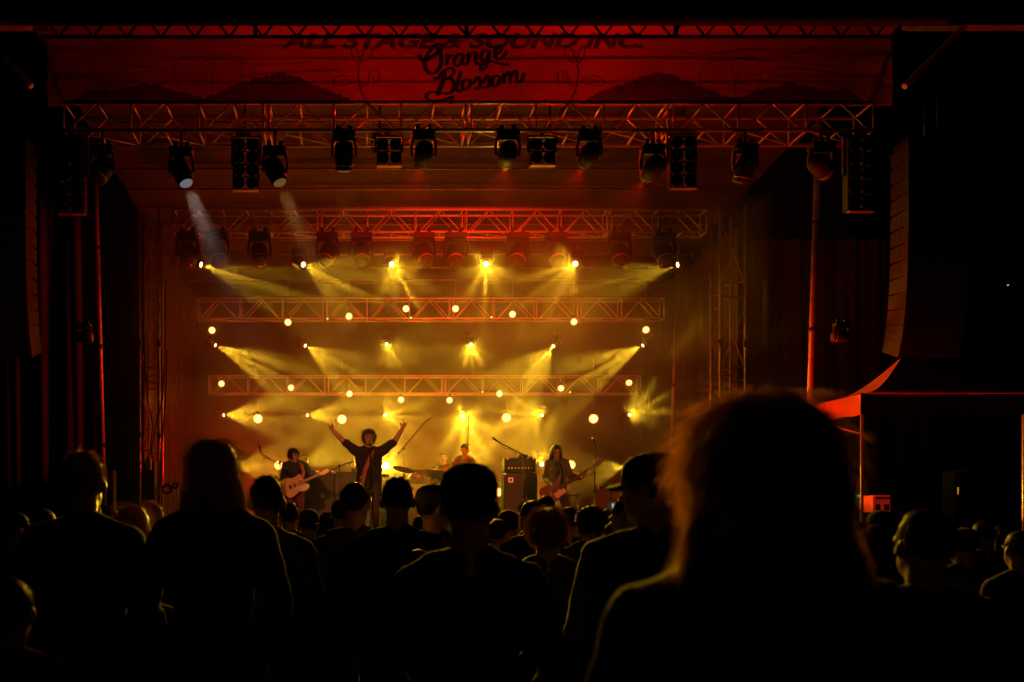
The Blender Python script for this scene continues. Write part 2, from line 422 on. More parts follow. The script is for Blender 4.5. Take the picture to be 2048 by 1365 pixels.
# scrim with the festival artwork in front of the header
sb = thing('festival_scrim', 'dark mesh scrim printed with script lettering and flower stems', 'banner', (SX, 12.75, Zh(150, 12.75)))
ZS = 12.75
sheet(X(92, ZS), X(1795, ZS), Zh(208, ZS), Zh(72, ZS), ZS, 110, 26, .01, 'scrim_sheet', M['scrim'], sb)
def stroke(mb, pts, wd, yo=0., steps=7, taper=True):
    "flat ribbon in the plane of the scrim following a smooth curve through pixel points"
    p = [Vector((a, b)) for a, b in pts]; q = []
    for i in range(len(p) - 1):
        a = p[max(i - 1, 0)]; b = p[i]; c = p[i + 1]; d = p[min(i + 2, len(p) - 1)]
        for s in range(steps):
            t = s / steps; q.append(.5 * ((2 * b) + (c - a) * t + (2 * a - 5 * b + 4 * c - d) * t * t + (3 * b - a - 3 * c + d) * t ** 3))
    q.append(p[-1]); n = len(q); k = len(mb.v)
    for i, c in enumerate(q):
        d = (q[min(i + 1, n - 1)] - q[max(i - 1, 0)]); d = d.normalized() if d.length else Vector((1, 0)); nn = Vector((-d.y, d.x))
        # broad-nib pen: thick on down strokes, thin on up strokes
        h = wd * (.5 if not taper else (.32 + .3 * abs(d.y))) * (min(1, .35 + min(i, n - 1 - i) / 3) if taper else 1)
        for sg in (-1, 1):
            z = c + nn * (h * sg); w3 = P(z.x, z.y, ZS - .03 + yo); mb.v.append(w3)
    for i in range(n - 1): mb.f.append((k + 2 * i, k + 2 * i + 1, k + 2 * i + 3, k + 2 * i + 2))
# coordinates measured in a x2.7676 enlargement with its origin at (560,60)
def Q(*a): return [(560 + a[i] / 2.7676, 60 + a[i + 1] / 2.7676) for i in range(0, len(a), 2)]
L = MB()
for wd, pts in (
    (6.4, Q(768,135, 785,165, 822,160, 868,130, 893,100, 880,80, 850,92, 815,140, 800,190, 818,232, 855,238, 888,200, 892,150, 880,112, 860,92)),   # O
    (5.6, Q(912,140, 930,145, 918,200)), (5.2, Q(922,170, 940,148, 962,140)),                                                                   # r
    (5.6, Q(1010,138, 985,135, 966,165, 968,195, 990,196, 1012,165)), (5.6, Q(1018,130, 1010,170, 1022,194, 1035,185)),                         # a
    (5.6, Q(1042,125, 1040,190)), (5.4, Q(1042,155, 1068,125, 1085,130, 1082,170, 1092,190, 1105,180)),                                         # n
    (5.6, Q(1152,120, 1128,115, 1112,145, 1120,172, 1145,160, 1156,130)), (5.6, Q(1162,112, 1152,170, 1135,212, 1112,222, 1115,195, 1150,175, 1200,182, 1250,195, 1265,182)),  # g
    (5.6, Q(1188,140, 1215,125, 1228,100, 1215,88, 1195,110, 1190,145, 1210,162, 1240,145, 1255,115)),                                          # e
    (6.6, Q(912,225, 905,270, 885,330, 868,362)), (6., Q(850,262, 870,272, 900,235, 945,212, 962,235, 935,268, 905,275, 945,272, 965,305, 948,345, 905,352, 840,345, 812,362, 822,388, 870,394, 930,380, 955,372, 945,410)),  # B
    (6., Q(1005,225, 990,270, 978,325, 990,342, 1005,330)),                                                                                     # l
    (5.6, Q(1040,275, 1018,280, 1008,308, 1020,332, 1045,318, 1055,290, 1042,275)),                                                             # o
    (5.4, Q(1068,300, 1098,262, 1108,300, 1095,325, 1070,322)), (5.4, Q(1118,300, 1148,255, 1160,292, 1148,318, 1122,318)),                     # s s
    (5.6, Q(1205,255, 1182,262, 1172,290, 1185,312, 1208,300, 1218,270, 1205,255)),                                                             # o
    (5.6, Q(1238,240, 1240,302)), (5.4, Q(1242,268, 1262,236, 1275,245, 1275,298)), (5.4, Q(1278,262, 1298,230, 1312,238, 1312,280, 1328,290, 1345,262, 1352,235)),  # m
):
    stroke(L, pts, wd * 1.2)
L.build('script_lettering', M['ink'], sb)
for mir in (0, 1):
    A_ = MB()
    f = (lambda pts: pts) if not mir else (lambda pts: [(1873 - x, y) for x, y in pts])
    stroke(A_, f(Q(545,470, 480,400, 445,320, 432,240, 440,190)), 5, .005, taper=False)
    stroke(A_, f(Q(440,190, 400,140, 400,90, 430,120, 445,180, 500,150, 505,95, 470,110, 442,180)), 3, .005)
    stroke(A_, f(Q(445,320, 500,290, 540,285, 545,235, 500,230, 490,300)), 3, .005)
    stroke(A_, f(Q(430,285, 380,300, 310,310, 295,285, 330,258, 390,262, 420,290)), 3, .005)
    stroke(A_, f(Q(318,295, 350,275, 395,275)), 2, .005); stroke(A_, f(Q(455,150, 455,105)), 2, .005); stroke(A_, f(Q(515,240, 512,290)), 2, .005)
    A_.build('flower_stem', M['ink2'], sb)
for mir in (0, 1):
    def jag(o):
        o2 = [o[0]]
        for i in range(len(o) - 1):
            for k in range(1, 6): t = k / 5; x = o[i][0] * (1 - t) + o[i + 1][0] * t; y = o[i][1] * (1 - t) + o[i + 1][1] * t; o2.append((x, y + (random.uniform(-4, 3) if 0 < i + k < len(o) + 3 else 0)))
        return o2
    H_ = MB()
    out = [(380, 208), (430, 190), (470, 172), (505, 160), (535, 150), (560, 147), (585, 152), (600, 158), (625, 170), (650, 178), (680, 190), (715, 208)]
    out = jag(out)
    if mir: out = [(1873 - x, y) for x, y in out]
    H_.v += [P(a, b, ZS - .05) for a, b in out]; H_.f.append(tuple(range(len(out)))); H_.build('printed_mound', M['ink4'], sb); H_ = MB()
    out = [(140, 208), (180, 178), (230, 182), (290, 166), (350, 180), (400, 196), (430, 208)]
    out = jag(out)
    if mir: out = [(1873 - x, y) for x, y in out]
    H_.v += [P(a, b, ZS - .055) for a, b in out]; H_.f.append(tuple(range(len(out)))); H_.build('printed_mound', M['ink4'], sb)
W_ = MB()
for k in range(26):
    y0 = random.uniform(95, 200); x0 = random.choice([random.uniform(150, 560), random.uniform(1320, 1700)]); ln = random.uniform(60, 200)
    stroke(W_, [(x0, y0), (x0 + ln * .4, y0 + random.uniform(-7, 7)), (x0 + ln, y0 + random.uniform(-12, 12))], random.uniform(3, 8), .002)
stroke(W_, [(1410, 205), (1400, 150), (1430, 115), (1462, 120), (1470, 200)], 3, .004); stroke(W_, [(1470, 190), (1480, 130), (1520, 125), (1515, 180), (1470, 210)], 3, .004)
stroke(W_, [(360, 190), (350, 130), (390, 112), (420, 130), (425, 190)], 3, .004); stroke(W_, [(420, 130), (450, 108), (485, 130), (470, 195)], 3, .004)
W_.build('printed_leaves', M['ink3'], sb)

# ------------------------------------------------------------------ poles, towers, drapes, wings
def pole(name, label, a, b, r, m='steel', flare=True, group='upright poles of the stage roof'):
    t = thing(name, label, 'pole', b, 0, group)
    a = Vector(a); b = Vector(b)
    MB().tube([b, a], r, 16).build('shaft', M[m], t, True)
    MB().bbox((b.x - r * 3, b.y - r * 3, b.z), (b.x + r * 3, b.y + r * 3, b.z + .015), .004).build('foot_plate', M['blackm'], t)
    cl = MB()
    for f in (.25, .5, .75): q = b + (a - b) * f; cl.tube([q - (a - b).normalized() * .03, q + (a - b).normalized() * .03], r * 1.25, 12)
    cl.build('collar', M['blackm'], t, True); return t
def toground(a, b, z):  # extend line a->b to height z
    a = Vector(a); b = Vector(b); return a + (b - a) * ((z - a.z) / (b.z - a.z))
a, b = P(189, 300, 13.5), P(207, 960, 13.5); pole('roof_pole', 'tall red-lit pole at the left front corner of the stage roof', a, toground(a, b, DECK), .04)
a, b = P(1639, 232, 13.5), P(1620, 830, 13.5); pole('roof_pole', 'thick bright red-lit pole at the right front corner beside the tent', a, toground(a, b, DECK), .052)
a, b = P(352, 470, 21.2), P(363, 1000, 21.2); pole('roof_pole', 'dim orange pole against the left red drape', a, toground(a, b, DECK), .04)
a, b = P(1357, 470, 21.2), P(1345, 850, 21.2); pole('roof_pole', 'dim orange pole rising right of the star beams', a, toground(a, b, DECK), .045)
def tower(label, x0, x1, mir):
    t = thing('support_tower', label, 'tower', (x0, 17.3, DECK), 0, 'support towers beside the stage')
    zt = 7.9
    cols = [(x0, 17.3), (x1, 17.3), (x0 + mir * .1, 18.0), (x1, 18.0)]
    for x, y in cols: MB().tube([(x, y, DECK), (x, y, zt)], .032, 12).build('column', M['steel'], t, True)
    for z in (2.6, 4.3, 6.0):
        br = MB()
        for dz in (0, .28): br.tube([(x0, 17.3, z + dz), (x1, 17.3, z + dz + .1)], .018, 6); br.tube([(x0 + mir * .1, 18, z + dz), (x1, 18, z + dz)], .018, 6)
        br.tube([(x0, 17.3, z + .3), (x1, 17.3, z + 1.6)], .008, 6); br.tube([(x1, 17.3, z + .3), (x0, 17.3, z + 1.6)], .008, 6)
        br.build('bracing', M['steel'], t, True)
    sl = MB()
    for x, y in cols[:2]: sl.tube([(x, y, 5.05), (x, y, 5.2)], .05, 12); sl.tube([(x, y, 3.2), (x, y, 3.3)], .045, 12)
    sl.build('sleeve', M['blackm'], t, True)
    return t
tower('left support tower of tubes hung with looping cables and a hoist', X(318, 17.3), X(279, 17.3), -1)
tower('right support tower with thin crossed braces', X(1441, 17.3), X(1491, 17.3), 1)
for k, (pts, lab) in enumerate((
    ([(283, 480), (286, 600), (290, 720), (295, 800), (306, 850), (300, 905), (288, 930)], 'black cable sagging down inside the left support tower'),
    ([(331, 560), (330, 700), (325, 800), (312, 850), (303, 900), (309, 960), (316, 1000)], 'black cable looping past the outer side of the left tower'),
    ([(334, 700), (331, 800), (322, 910), (318, 1010)], 'straight black cable hanging right of the left tower'))):
    MB().tube([P(x, y, 17.1) for x, y in pts], .013, 6).build('cable', M['rubber']).__setitem__('label', lab)
for o in [o for o in C.objects if o.name.startswith('cable')]: o['category'] = 'cable'; o['group'] = 'cables on the left tower'
h = thing('chain_hoist', 'boxy electric hoist strapped low on the left support tower', 'hoist', P(297, 960, 17.0))
MB().bbox(P(283, 1000, 17.0), P(314, 925, 17.2), .02).build('hoist_body', M['blackm'], h)
MB().bbox(P(291, 940, 16.9), P(304, 918, 17.0), .01).build('gearbox', M['steel'], h)
MB().tube([P(298, 918, 17.05), P(298, 700, 17.05)], .012, 6).build('chain', M['steel'], h, True)
def drape(name, label, x, y0, y1, z0, z1, m, horiz=False, x1=None, amp=.06, fr=2.6):
    s = MB(); n = 160; rows = 8
    for j in range(rows + 1):
        for i in range(n + 1):
            t = i / n; k = amp * (sin(t * n * fr / 10) + .5 * sin(t * n * fr / 4.1 + j * .3)) * (.8 + .05 * j)
            if horiz: s.v.append(Vector((x + (x1 - x) * t, y0 + k, z0 + (z1 - z0) * j / rows)))
            else: s.v.append(Vector((x + k, y0 + (y1 - y0) * t, z0 + (z1 - z0) * j / rows)))
    for j in range(rows):
        for i in range(n): s.f.append((j * (n + 1) + i, j * (n + 1) + i + 1, (j + 1) * (n + 1) + i + 1, (j + 1) * (n + 1) + i))
    return tag(s.build(name, m, None, True), label, 'drape')
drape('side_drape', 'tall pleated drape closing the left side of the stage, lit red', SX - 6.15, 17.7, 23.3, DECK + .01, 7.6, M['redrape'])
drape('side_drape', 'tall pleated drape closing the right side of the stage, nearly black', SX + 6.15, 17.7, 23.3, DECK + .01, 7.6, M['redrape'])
drape('backdrop', 'black pleated backdrop behind the lamps and haze', SX - 6.15, 23.45, 0, DECK + .01, 7.7, M['drape'], True, SX + 6.15)
drape('masking_drape', 'black masking drape beside the left front pole', X(175, 13.9) - 3.2, 14.2, 0, DECK + .01, 7.2, M['drape'], True, X(185, 13.9), .04)
drape('masking_drape', 'black masking drape between right front pole and tower', X(1500, 17.2), 17.2, 0, DECK + .01, 7.2, M['drape'], True, X(1500, 17.2) + 3.6, .04)
# roof corner wings that carry the speakers
for sgn, lab in ((-1, 'dark steel outrigger arm over the left speaker column'), (1, 'dark steel outrigger arm over the right speaker column')):
    x0 = SX + sgn * 6.6; x1 = SX + sgn * 9.2; zc = Zh(48, 12.9)
    t = thing('outrigger_arm', lab, 'outrigger', (x0, 12.9, zc), 0, 'speaker outriggers')
    MB().bbox((min(x0, x1), 12.82, zc - .07), (max(x0, x1), 12.98, zc + .07), .01).build('beam', M['steel'], t)
    MB().tube([(x0, 12.9, zc - .95), (x0 + sgn * .9, 12.9, zc - .05)], .05, 8).build('knee_brace', M['steel'], t, True)
    MB().tube([(x0 - sgn * .1, 13.05, zc - .1), (x0 - sgn * .45, 13.05, zc - 1.1)], .025, 8).build('strut', M['steel'], t, True)

# ------------------------------------------------------------------ fixtures
def moving_head():
    t = thing('moving_head', '', 'stage light')
    for x in (-.09, .09): MB().box((x - .015, -.03, -.02), (x + .015, .03, .06)).tube([(x, -.03, .05), (x, .03, .05)], .035, 10).build('clamp', M['blackm'], t, local=True)
    b = MB().bbox((-.17, -.11, -.11), (.17, .11, -.02), .015).build('base', M['black'], t, local=True)
    y = MB()
    for s in (-1, 1): y.limb([(s * .16, 0, -.12), (s * .185, 0, -.25), (s * .175, 0, -.37)], [(.022, .06), (.02, .055), (.022, .05)], 10, flat=(1, 0, 0))
    y.box((-.17, -.05, -.14), (.17, .05, -.112)); y.build('yoke', M['black'], t, True, True)
    hd = MB().lathe((0, 0, 0), [(.07, -.2), (.12, -.17), (.145, -.08), (.15, .0), (.14, .07), (.125, .16), (.128, .2), (.11, .205)], (0, 0, -1), 20).build('head', M['black'], t, True, True)
    hd.location = (0, 0, -.36)
    ring = MB().lathe((0, 0, 0), [(.131, .12), (.134, .135), (.131, .15)], (0, 0, -1), 20).build('bezel', M['steel'], hd, True, True)
    ln = MB().lathe((0, 0, 0), [(.104, .2), (.1, .207), (.07, .218), (.03, .223)], (0, 0, -1), 20).build('lens', M['sunlens'], hd, True, True)
    return t
MHP = moving_head()
def lamp_mesh(rad, m):
    return MB().lathe((0, 0, 0), [(rad, .206), (rad * .9, .224), (rad * .5, .234), (rad * .1, .237)], (0, 0, -1), 16).mesh('lit_lens', True), m
def put_head(label, top, aim, group, scale=1., lit=None, lr=.05, power=0, col=YEL, half=18, lobes=None, blend=.5, low=.02):
    t = copy_tree(MHP)
    t.location = top; t.scale = (scale,) * 3; tag(t, label, 'stage light', group)
    aim = Vector(aim); piv = Vector(top) + Vector((0, 0, -.36 * scale)); d = (aim - piv).normalized()
    yaw = math.atan2(d.x, -d.y); t.rotation_euler = (0, 0, yaw * .0)
    hd = [c for c in t.children if c.name.startswith('head')][0]
    hd.rotation_euler = d.to_track_quat('-Z', 'Y').to_euler()
    if lit:
        me, m = lamp_mesh(lr, M[lit]); o = link('lit_lens', me, m, hd)
        if False: sp = light_obj('POINT', piv + d * (.3 * scale), power * .002, col, None, rad=.04); sp.parent = t; sp.location = (piv + d * (.34 * scale) - Vector(top)) / scale
        lo = light_obj('SPOT', piv + d * (.31 * scale), power, col, None, aim, half, blend, .1 if lit in ('lens_white', 'lens_amber') else .025, lobes, random.uniform(0, 6), low)
        lo.parent = t; lo.location = (piv + d * (.31 * scale) - Vector(top)) / scale
    return t, piv
ORD = ['first', 'second', 'third', 'fourth', 'fifth', 'sixth', 'seventh', 'eighth', 'ninth', 'tenth', 'eleventh', 'twelfth']
# --- lit rows
def row(Z, y, xs, aims, power, half, lobes, rowname, hang=True, col=YEL):
    for k, x in enumerate(xs):
        p = P(x, y, Z); top = p + Vector((0, .1, .36 * .8))
        put_head('%s lit yellow lamp from the left in the %s' % (ORD[k], rowname), top, aims[k], 'yellow beam lamps in the ' + rowname, .8, 'lens_yellow', .035, power[k] if isinstance(power, (list, tuple)) else power, col, half, lobes)
def aimed(p, th, de):
    c = (Vector((0, 0, CAMH)) - p).normalized(); u = Vector((1, 0, 0)); u = (u - c * u.dot(c)).normalized(); v = u.cross(c).normalized()
    if v.z < 0: v = -v
    a = radians(th); q = u * cos(a) + v * sin(a); return p + (c * cos(radians(de)) + q * sin(radians(de))) * 8
def fan(Z, y, rowname, pw, spec, lr=.07):
    for k, (x, th, de, hf) in enumerate(spec):
        p = P(x, y, Z); sc_ = .8 if y < 600 else .6; top = p + Vector((0, .1, .36 * sc_)); piv = top - Vector((0, 0, .36 * sc_))
        put_head('%s lit yellow lamp from the left in the %s' % (ORD[k], rowname), top, aimed(piv, th, de), 'yellow beam lamps in the ' + rowname, sc_, 'lens_yellow', lr, pw * (1.5 if de < 10 else 1), YEL, hf, 7, .5, (.25 if de < 10 else .1) if de < 20 else .02)
fan(17.5, 523, 'top row', 1200, ((385, -14, 62, 26), (597, -22, 34, 23), (782, -60, 12, 19), (974, -90, 8, 19), (1157, -150, 14, 19), (1375, -165, 62, 24)))
fan(19.9, 685, 'middle row', 1950, ((420, -24, 62, 20), (602, -32, 55, 25), (772, -50, 14, 19), (943, -90, 14, 19), (1114, -130, 42, 26), (1298, -152, 60, 22)))
fan(21.5, 830, 'bottom row', 1350, ((437, 0, 60, 29), (606, 0, 52, 27), (768, 0, 12, 19), (927, -80, 8, 19), (1088, 180, 14, 19), (1260, 30, 11, 15)))
# --- low row on short stands behind the band
for k, (x, th, de, hf) in enumerate(((455, 0, 50, 27), (598, 22, 45, 24), (771, 0, 4, 18), (930, 60, 16, 20), (1086, 100, 18, 20), (1262, 190, 50, 27))):
    y = 932; p = P(x, y, 21.0); top = p + Vector((0, .1, .36 * .6)); piv = top - Vector((0, 0, .36 * .6))
    put_head('%s lit yellow lamp from the left in the low row behind the band' % ORD[k], top, aimed(piv, th, de), 'yellow beam lamps in the low row', .6, 'lens_yellow', .15 if k == 2 else .09, 4800 if de < 10 else 1000, YEL, hf, 7, .5, .5 if de < 10 else .1 if de < 20 else .02)
    t = thing('lamp_stand', 'thin black stand under the %s lamp of the low row' % ORD[k], 'stand', (top.x, top.y, DECK), 0, 'stands of the low lamp row')
    MB().tube([(top.x + .24, top.y + .05, DECK), (top.x + .24, top.y + .05, top.z + .06)], .02, 8).build('post', M['blackm'], t, True)
    MB().tube([(top.x + .26, top.y + .05, top.z + .04), (top.x - .14, top.y, top.z + .04)], .018, 8).build('arm', M['blackm'], t, True)
    MB().lathe((top.x + .24, top.y + .05, DECK), [(.2, 0), (.2, .015), (.03, .03)]).build('base', M['blackm'], t, True)
# --- dark moving heads under the second truss
for k, x in enumerate((375, 435, 519, 655, 723, 848, 911, 1036, 1112, 1239, 1328)):
    top = P(x, 466, 17.45)
    put_head('%s big unlit moving head from the left under the second truss' % ORD[k], top, top + Vector((random.uniform(-.5, .5), -1.2, -2.2)), 'unlit moving heads under the second truss', 1.25)
# --- heads and blinders under the front truss
zt_ = Zh(262, Zf)
for x, y, aim, lit, pw, lab in (
    (205, 292, (-.4, -.3, -1), None, 0, 'unlit moving head at the far left of the front truss above the left pole'),
    (363, 296, (.42, -.17, -1.), 'lens_white', 8500, 'moving head throwing a pale white beam down to the right'),
    (550, 294, (.4, -.13, -1.), 'lens_amber', 6000, 'moving head throwing a dim amber beam down to the right'),
    (688, 264, (.0, .5, -1.), 'lens_amber', 1400, 'moving head with a faint brown beam left of the middle square blinder'),
    (847, 262, (-.2, 2.6, -.7), 'lens_red', 750, 'moving head turned to the back right of the left four-cell blinder'),
    (1015, 262, (.1, 2.6, -.7), 'lens_red', 750, 'tilted moving head left of the right four-cell blinder'),
    (1178, 264, (-.3, 2.6, -.7), 'lens_red', 750, 'moving head turned to the back right of the right four-cell blinder'),
    (1305, 290, (-.3, 2.6, -.7), 'lens_red', 600, 'moving head left of the right eight-cell blinder'),
    (1490, 290, (-.2, .3, -1), None, 0, 'unlit moving head right of the right eight-cell blinder'),
    (1642, 286, (1, .4, -.6), None, 0, 'unlit moving head by the top of the right pole')):
    top = P(x, y, Zf)
    put_head(lab, top, top + Vector((0, 0, -.36)) + Vector(aim) * 3, 'moving heads under the front truss', 1., lit, .1, pw,
             {'lens_white': (1, .72, .62), 'lens_amber': (1, .45, .12), 'lens_red': RED}.get(lit, YEL), (13 if x in (205, 1490) else 36) if lit == 'lens_red' else 10, None, .8)
    if y > 280:
        hp = thing('drop_pipe', 'short pipe over the ' + lab.split(' above')[0].replace('moving head', 'head', 1), 'pipe', top, 0, 'drop pipes')
        MB().tube([P(x, 262, Zf), top + Vector((0, 0, .02))], .022, 8).build('pipe_shaft', M['blackm'], hp, True)
def blinder(label, x0, x1, y0, y1, nc, nr, Z, grp):
    c = P((x0 + x1) / 2, y0, Z); t = thing('blinder_light', label, 'stage light', c, 0, grp)
    a = P(x0, y1, Z); b = P(x1, y0, Z); w_ = (b.x - a.x) / nc; h_ = (b.z - a.z) / nr
    ho = MB(); ho.box((a.x, Z + .02, a.z), (a.x + .02, Z + .16, b.z)); ho.box((b.x - .02, Z + .02, a.z), (b.x, Z + .16, b.z))
    for j in range(nr + 1): z = a.z + j * h_; ho.box((a.x + .02, Z + .03, z - .01), (b.x - .02, Z + .15, z + .01))
    ho.build('housing', M['black'], t)
    for j in range(nr):
        for i in range(nc):
            cx = a.x + (i + .5) * w_; cz = a.z + (j + .5) * h_; r_ = min(w_, h_) * .44
            bk = MB().lathe((cx, Z + .04, cz), [(r_ * .3, -.1), (r_ * .75, -.06), (r_, .06), (r_ * 1.04, .065), (r_ * 1.0, .0)], (0, -1, 0), 18).build('reflector', M['blackm'], t, True)
            MB().ell((cx, Z + .0, cz), (r_ * .5, .03, r_ * .5), n=10, m=6).build('bulb', M['sunlens'], bk, True)
    MB().box((a.x, Z - .03, a.z - .03), (b.x, Z + .06, a.z - .014)).build('lower_flap', M['steel'], t)
    y = MB()
    for s, xx in ((-1, a.x - .02), (1, b.x + .02)): y.box((xx - .012, Z + .08, (a.z + b.z) / 2), (xx + .012, Z + .13, b.z + .06))
    y.box((a.x - .03, Z + .08, b.z + .05), (b.x + .03, Z + .13, b.z + .075)); y.build('bracket', M['blackm'], t)
    MB().tube([(c.x, Z + .1, b.z + .07), (c.x, Z + .1, zt_ + .02)], .02, 8).build('hanger', M['blackm'], t, True)
blinder('tall eight-cell blinder hanging left of centre from the front truss', 465, 517, 277, 378, 2, 4, Zf, 'tall blinders')
blinder('tall eight-cell blinder hanging right of centre from the front truss', 1341, 1394, 272, 374, 2, 4, Zf, 'tall blinders')
blinder('square four-cell blinder left of centre under the front truss', 754, 803, 276, 329, 2, 2, Zf, 'square blinders')
blinder('square four-cell blinder right of centre under the front truss', 1061, 1111, 276, 328, 2, 2, Zf, 'square blinders')
blinder('dark ten-cell blinder at the left end of the front truss', 117, 168, 275, 425, 2, 5, Zf - .05, 'end blinders')
blinder('dark ten-cell blinder at the right end of the front truss', 1697, 1748, 275, 420, 2, 5, Zf - .05, 'end blinders')
fl = thing('work_lamp', 'small bright lamp head glinting beside the top of the right pole', 'lamp', P(1640, 338, 13.2))
MB().tube([P(1631, 334, 13.2), P(1655, 346, 13.2)], .012, 8).build('lit_tube', emis('cold_white_tube', (.8, .9, .85), .6), fl, True)
MB().tube([P(1629, 331, 13.22), P(1656, 344, 13.22)], .022, 8).build('hood', M['blackm'], fl, True)

for lab, q, aim, pw, hf in (('added red wash lamp near the left front pole, aimed across at the tent', Vector((-4.12, 12.56, 4.45)), (7.3, 11.7, 3.9), 1900, 14),
                            ('added red wash lamp near the right front pole, aimed across at the left speakers', Vector((7.0, 12.52, 4.45)), (-4.9, 13.3, 4.4), 2600, 13)):
    put_head(lab, q, aim, 'added wash lamps near the front poles', .6, 'lens_red', .06, pw, RED, hf, None, .6)  # both lamps added to redden tent, poles and speaker columns
# --- globes
GC = (1, .13, .004)
def globe(label, x, y, Z, d, power, grp, wire_to=None, stand=False):
    c = P(x, y, Z); r_ = d / 2 / F * Z
    t = thing('globe_lamp', label, 'globe lamp', c, 0, grp)
    MB().ell(c, (r_, r_, r_), n=20, m=12).build('bulb', M['bulb'], t, True)
    if stand:
        MB().tube([(c.x, c.y, DECK), (c.x, c.y, c.z - r_ * .95)], .01, 8).build('stem', M['blackm'], t, True)
        MB().lathe((c.x, c.y, DECK), [(.12, 0), (.12, .012), (.02, .02)]).build('base', M['blackm'], t, True)
    else:
        MB().lathe((c.x, c.y, c.z + r_ * .93), [(r_ * .35, 0), (r_ * .4, .02), (r_ * .3, .06), (.008, .07)], n=12).build('socket', M['blackm'], t, True)
        MB().tube([(c.x, c.y, c.z + r_), (c.x, c.y, wire_to)], .006, 6).build('wire', M['steel'], t, True)
    light_obj('POINT', c, power, GC, t, rad=.03)
z3 = Zh(597, 20.1); z4 = Zh(752, 21.7)
for k, (x, y) in enumerate(((424, 661), (576, 645), (698, 633), (812, 618), (911, 618), (1025, 629), (1148, 644), (1292, 660))):
    globe('%s globe from the left in the upper arc of small orange globes' % ORD[k], x, y, 19.7, 14, 12, 'upper arc of globes', z3 + .3)
for k, (x, y) in enumerate(((443, 768), (582, 776), (699, 788), (802, 800), (899, 801), (999, 788), (1122, 777), (1258, 766))):
    globe('%s globe from the left in the lower arc of small orange globes' % ORD[k], x, y, 21.3, 13, 12, 'lower arc of globes', z4)
for x, y, lab in ((516, 838, 'big globe hanging on a wire at the far left above the guitarist'), (684, 839, 'big globe hanging by the raised left hand of the singer'),
             (1013, 836, 'big globe hanging on a wire above the bass amplifier'), (1187, 838, 'big globe hanging on a wire right of the bassist')):
    globe(lab, x, y, 21.0, 19, 20, 'big hanging globes', z4 + .3)
for x, y, lab in ((557, 931, 'big globe on a stem at the right shoulder of the guitarist'), (1142, 930, 'big globe on a stem glowing over the bassist shoulder'),
             (997, 985, 'big globe on a low stem left of the bass amplifier'), (668, 978, 'big globe half hidden between the left cabinets')):
    globe(lab, x, y, 20.5, 18, 18, 'big globes on stems', stand=True)

# --- red wash lamps on the deck (below the crowd line), pointing up into the roof
def floor_wash(label, x, y, aim, power, half, col=RED):
    t = thing('floor_wash_light', label, 'stage light', (x, y, DECK), 0, 'red wash lights on the deck')
    MB().bbox((x - .16, y - .12, DECK + .002), (x + .16, y + .12, DECK + .05), .01).build('base', M['black'], t)
    p = Vector((x, y, DECK + .17)); d = (Vector(aim) - p).normalized()
    MB().lathe(p, [(.08, -.1), (.12, -.06), (.125, .06), (.11, .065)], d, 18).build('head', M['black'], t, True)
    MB().lathe(p, [(.105, .06), (.1, .075), (.02, .08)], d, 18).build('lens', M['lens_red'], t, True)
    b = MB()
    for s in (-1, 1): b.box((x + s * .14 - .008, y - .02, DECK + .04), (x + s * .14 + .008, y + .02, DECK + .2))
    b.build('bracket', M['blackm'], t)
    light_obj('SPOT', p + d * .1, power, col, t, aim, half, .8, .08)
for k, (px, pw) in enumerate(((490, 45), (760, 175), (1100, 175), (1367, 45))):
    q = P(px, 300, 15.2); top = q + Vector((0, 0, .29))
    put_head('%s red head from the left hidden under the roof behind the banner' % ORD[k], top, q + Vector((0, -2.2, .35)), 'red heads behind the banner', .8, None)
    light_obj('SPOT', q + Vector((0, -.2, .08)), pw, RED, None, q + Vector((0, -2.2, .35)), 62, .9, .08)
    hp = thing('drop_pipe', 'short pipe over the %s red head behind the banner' % ORD[k], 'pipe', top, 0, 'drop pipes')
    MB().tube([top, Vector((top.x, top.y, roofz(top.y) - .05))], .02, 8).build('pipe_shaft', M['blackm'], hp, True)
floor_wash('red wash light facing the left drape and pole', SX - 3.5, 19.2, (SX - 6, 18.5, 5.8), 450, 60)
floor_wash('red wash light facing the right towers', SX + 3.6, 19.2, (SX + 6.2, 17.5, 4.8), 150, 60)
floor_wash('added red wash light, unseen at the right front corner of the deck', 5.3, 13.15, (6.7, 12.75, 3.6), 420, 62)  # added out of sight to redden the right pole and tent
AMB = (1, .2, .008)  # amber washes below are added, unseen, to warm the low haze
floor_wash('added amber wash light, unseen behind the left cabinets', SX - 3.4, 21.6, (SX - 3., 20.8, 5.8), 230, 62, AMB)
floor_wash('added amber wash light, unseen behind the drum riser', SX - .3, 21.8, (SX - .1, 20.8, 5.8), 480, 62, AMB)
floor_wash('added amber wash light, unseen behind the bassist', SX + 2.8, 21.6, (SX + 2.4, 20.8, 5.8), 230, 62, AMB)
# follow spots from the mixing tower behind the audience
light_obj('SPOT', (-3.5, -14, 7.0), 11000, (1, .24, .06), None, (X(738, 13.6), 13.6, 2.55), 2.3, .5, .05)
light_obj('SPOT', (-4.5, -14, 7.2), 10000, (1, .2, .05), None, (X(592, 15.5), 15.5, 2.25), 1.7, .5, .05)
light_obj('SPOT', (5.5, -14, 7.2), 11000, (1, .16, .05), None, (X(1113, 15.3), 15.3, 2.4), 1.8, .5, .05)
for o in [MHP] + list(MHP.children_recursive): bpy.data.objects.remove(o)

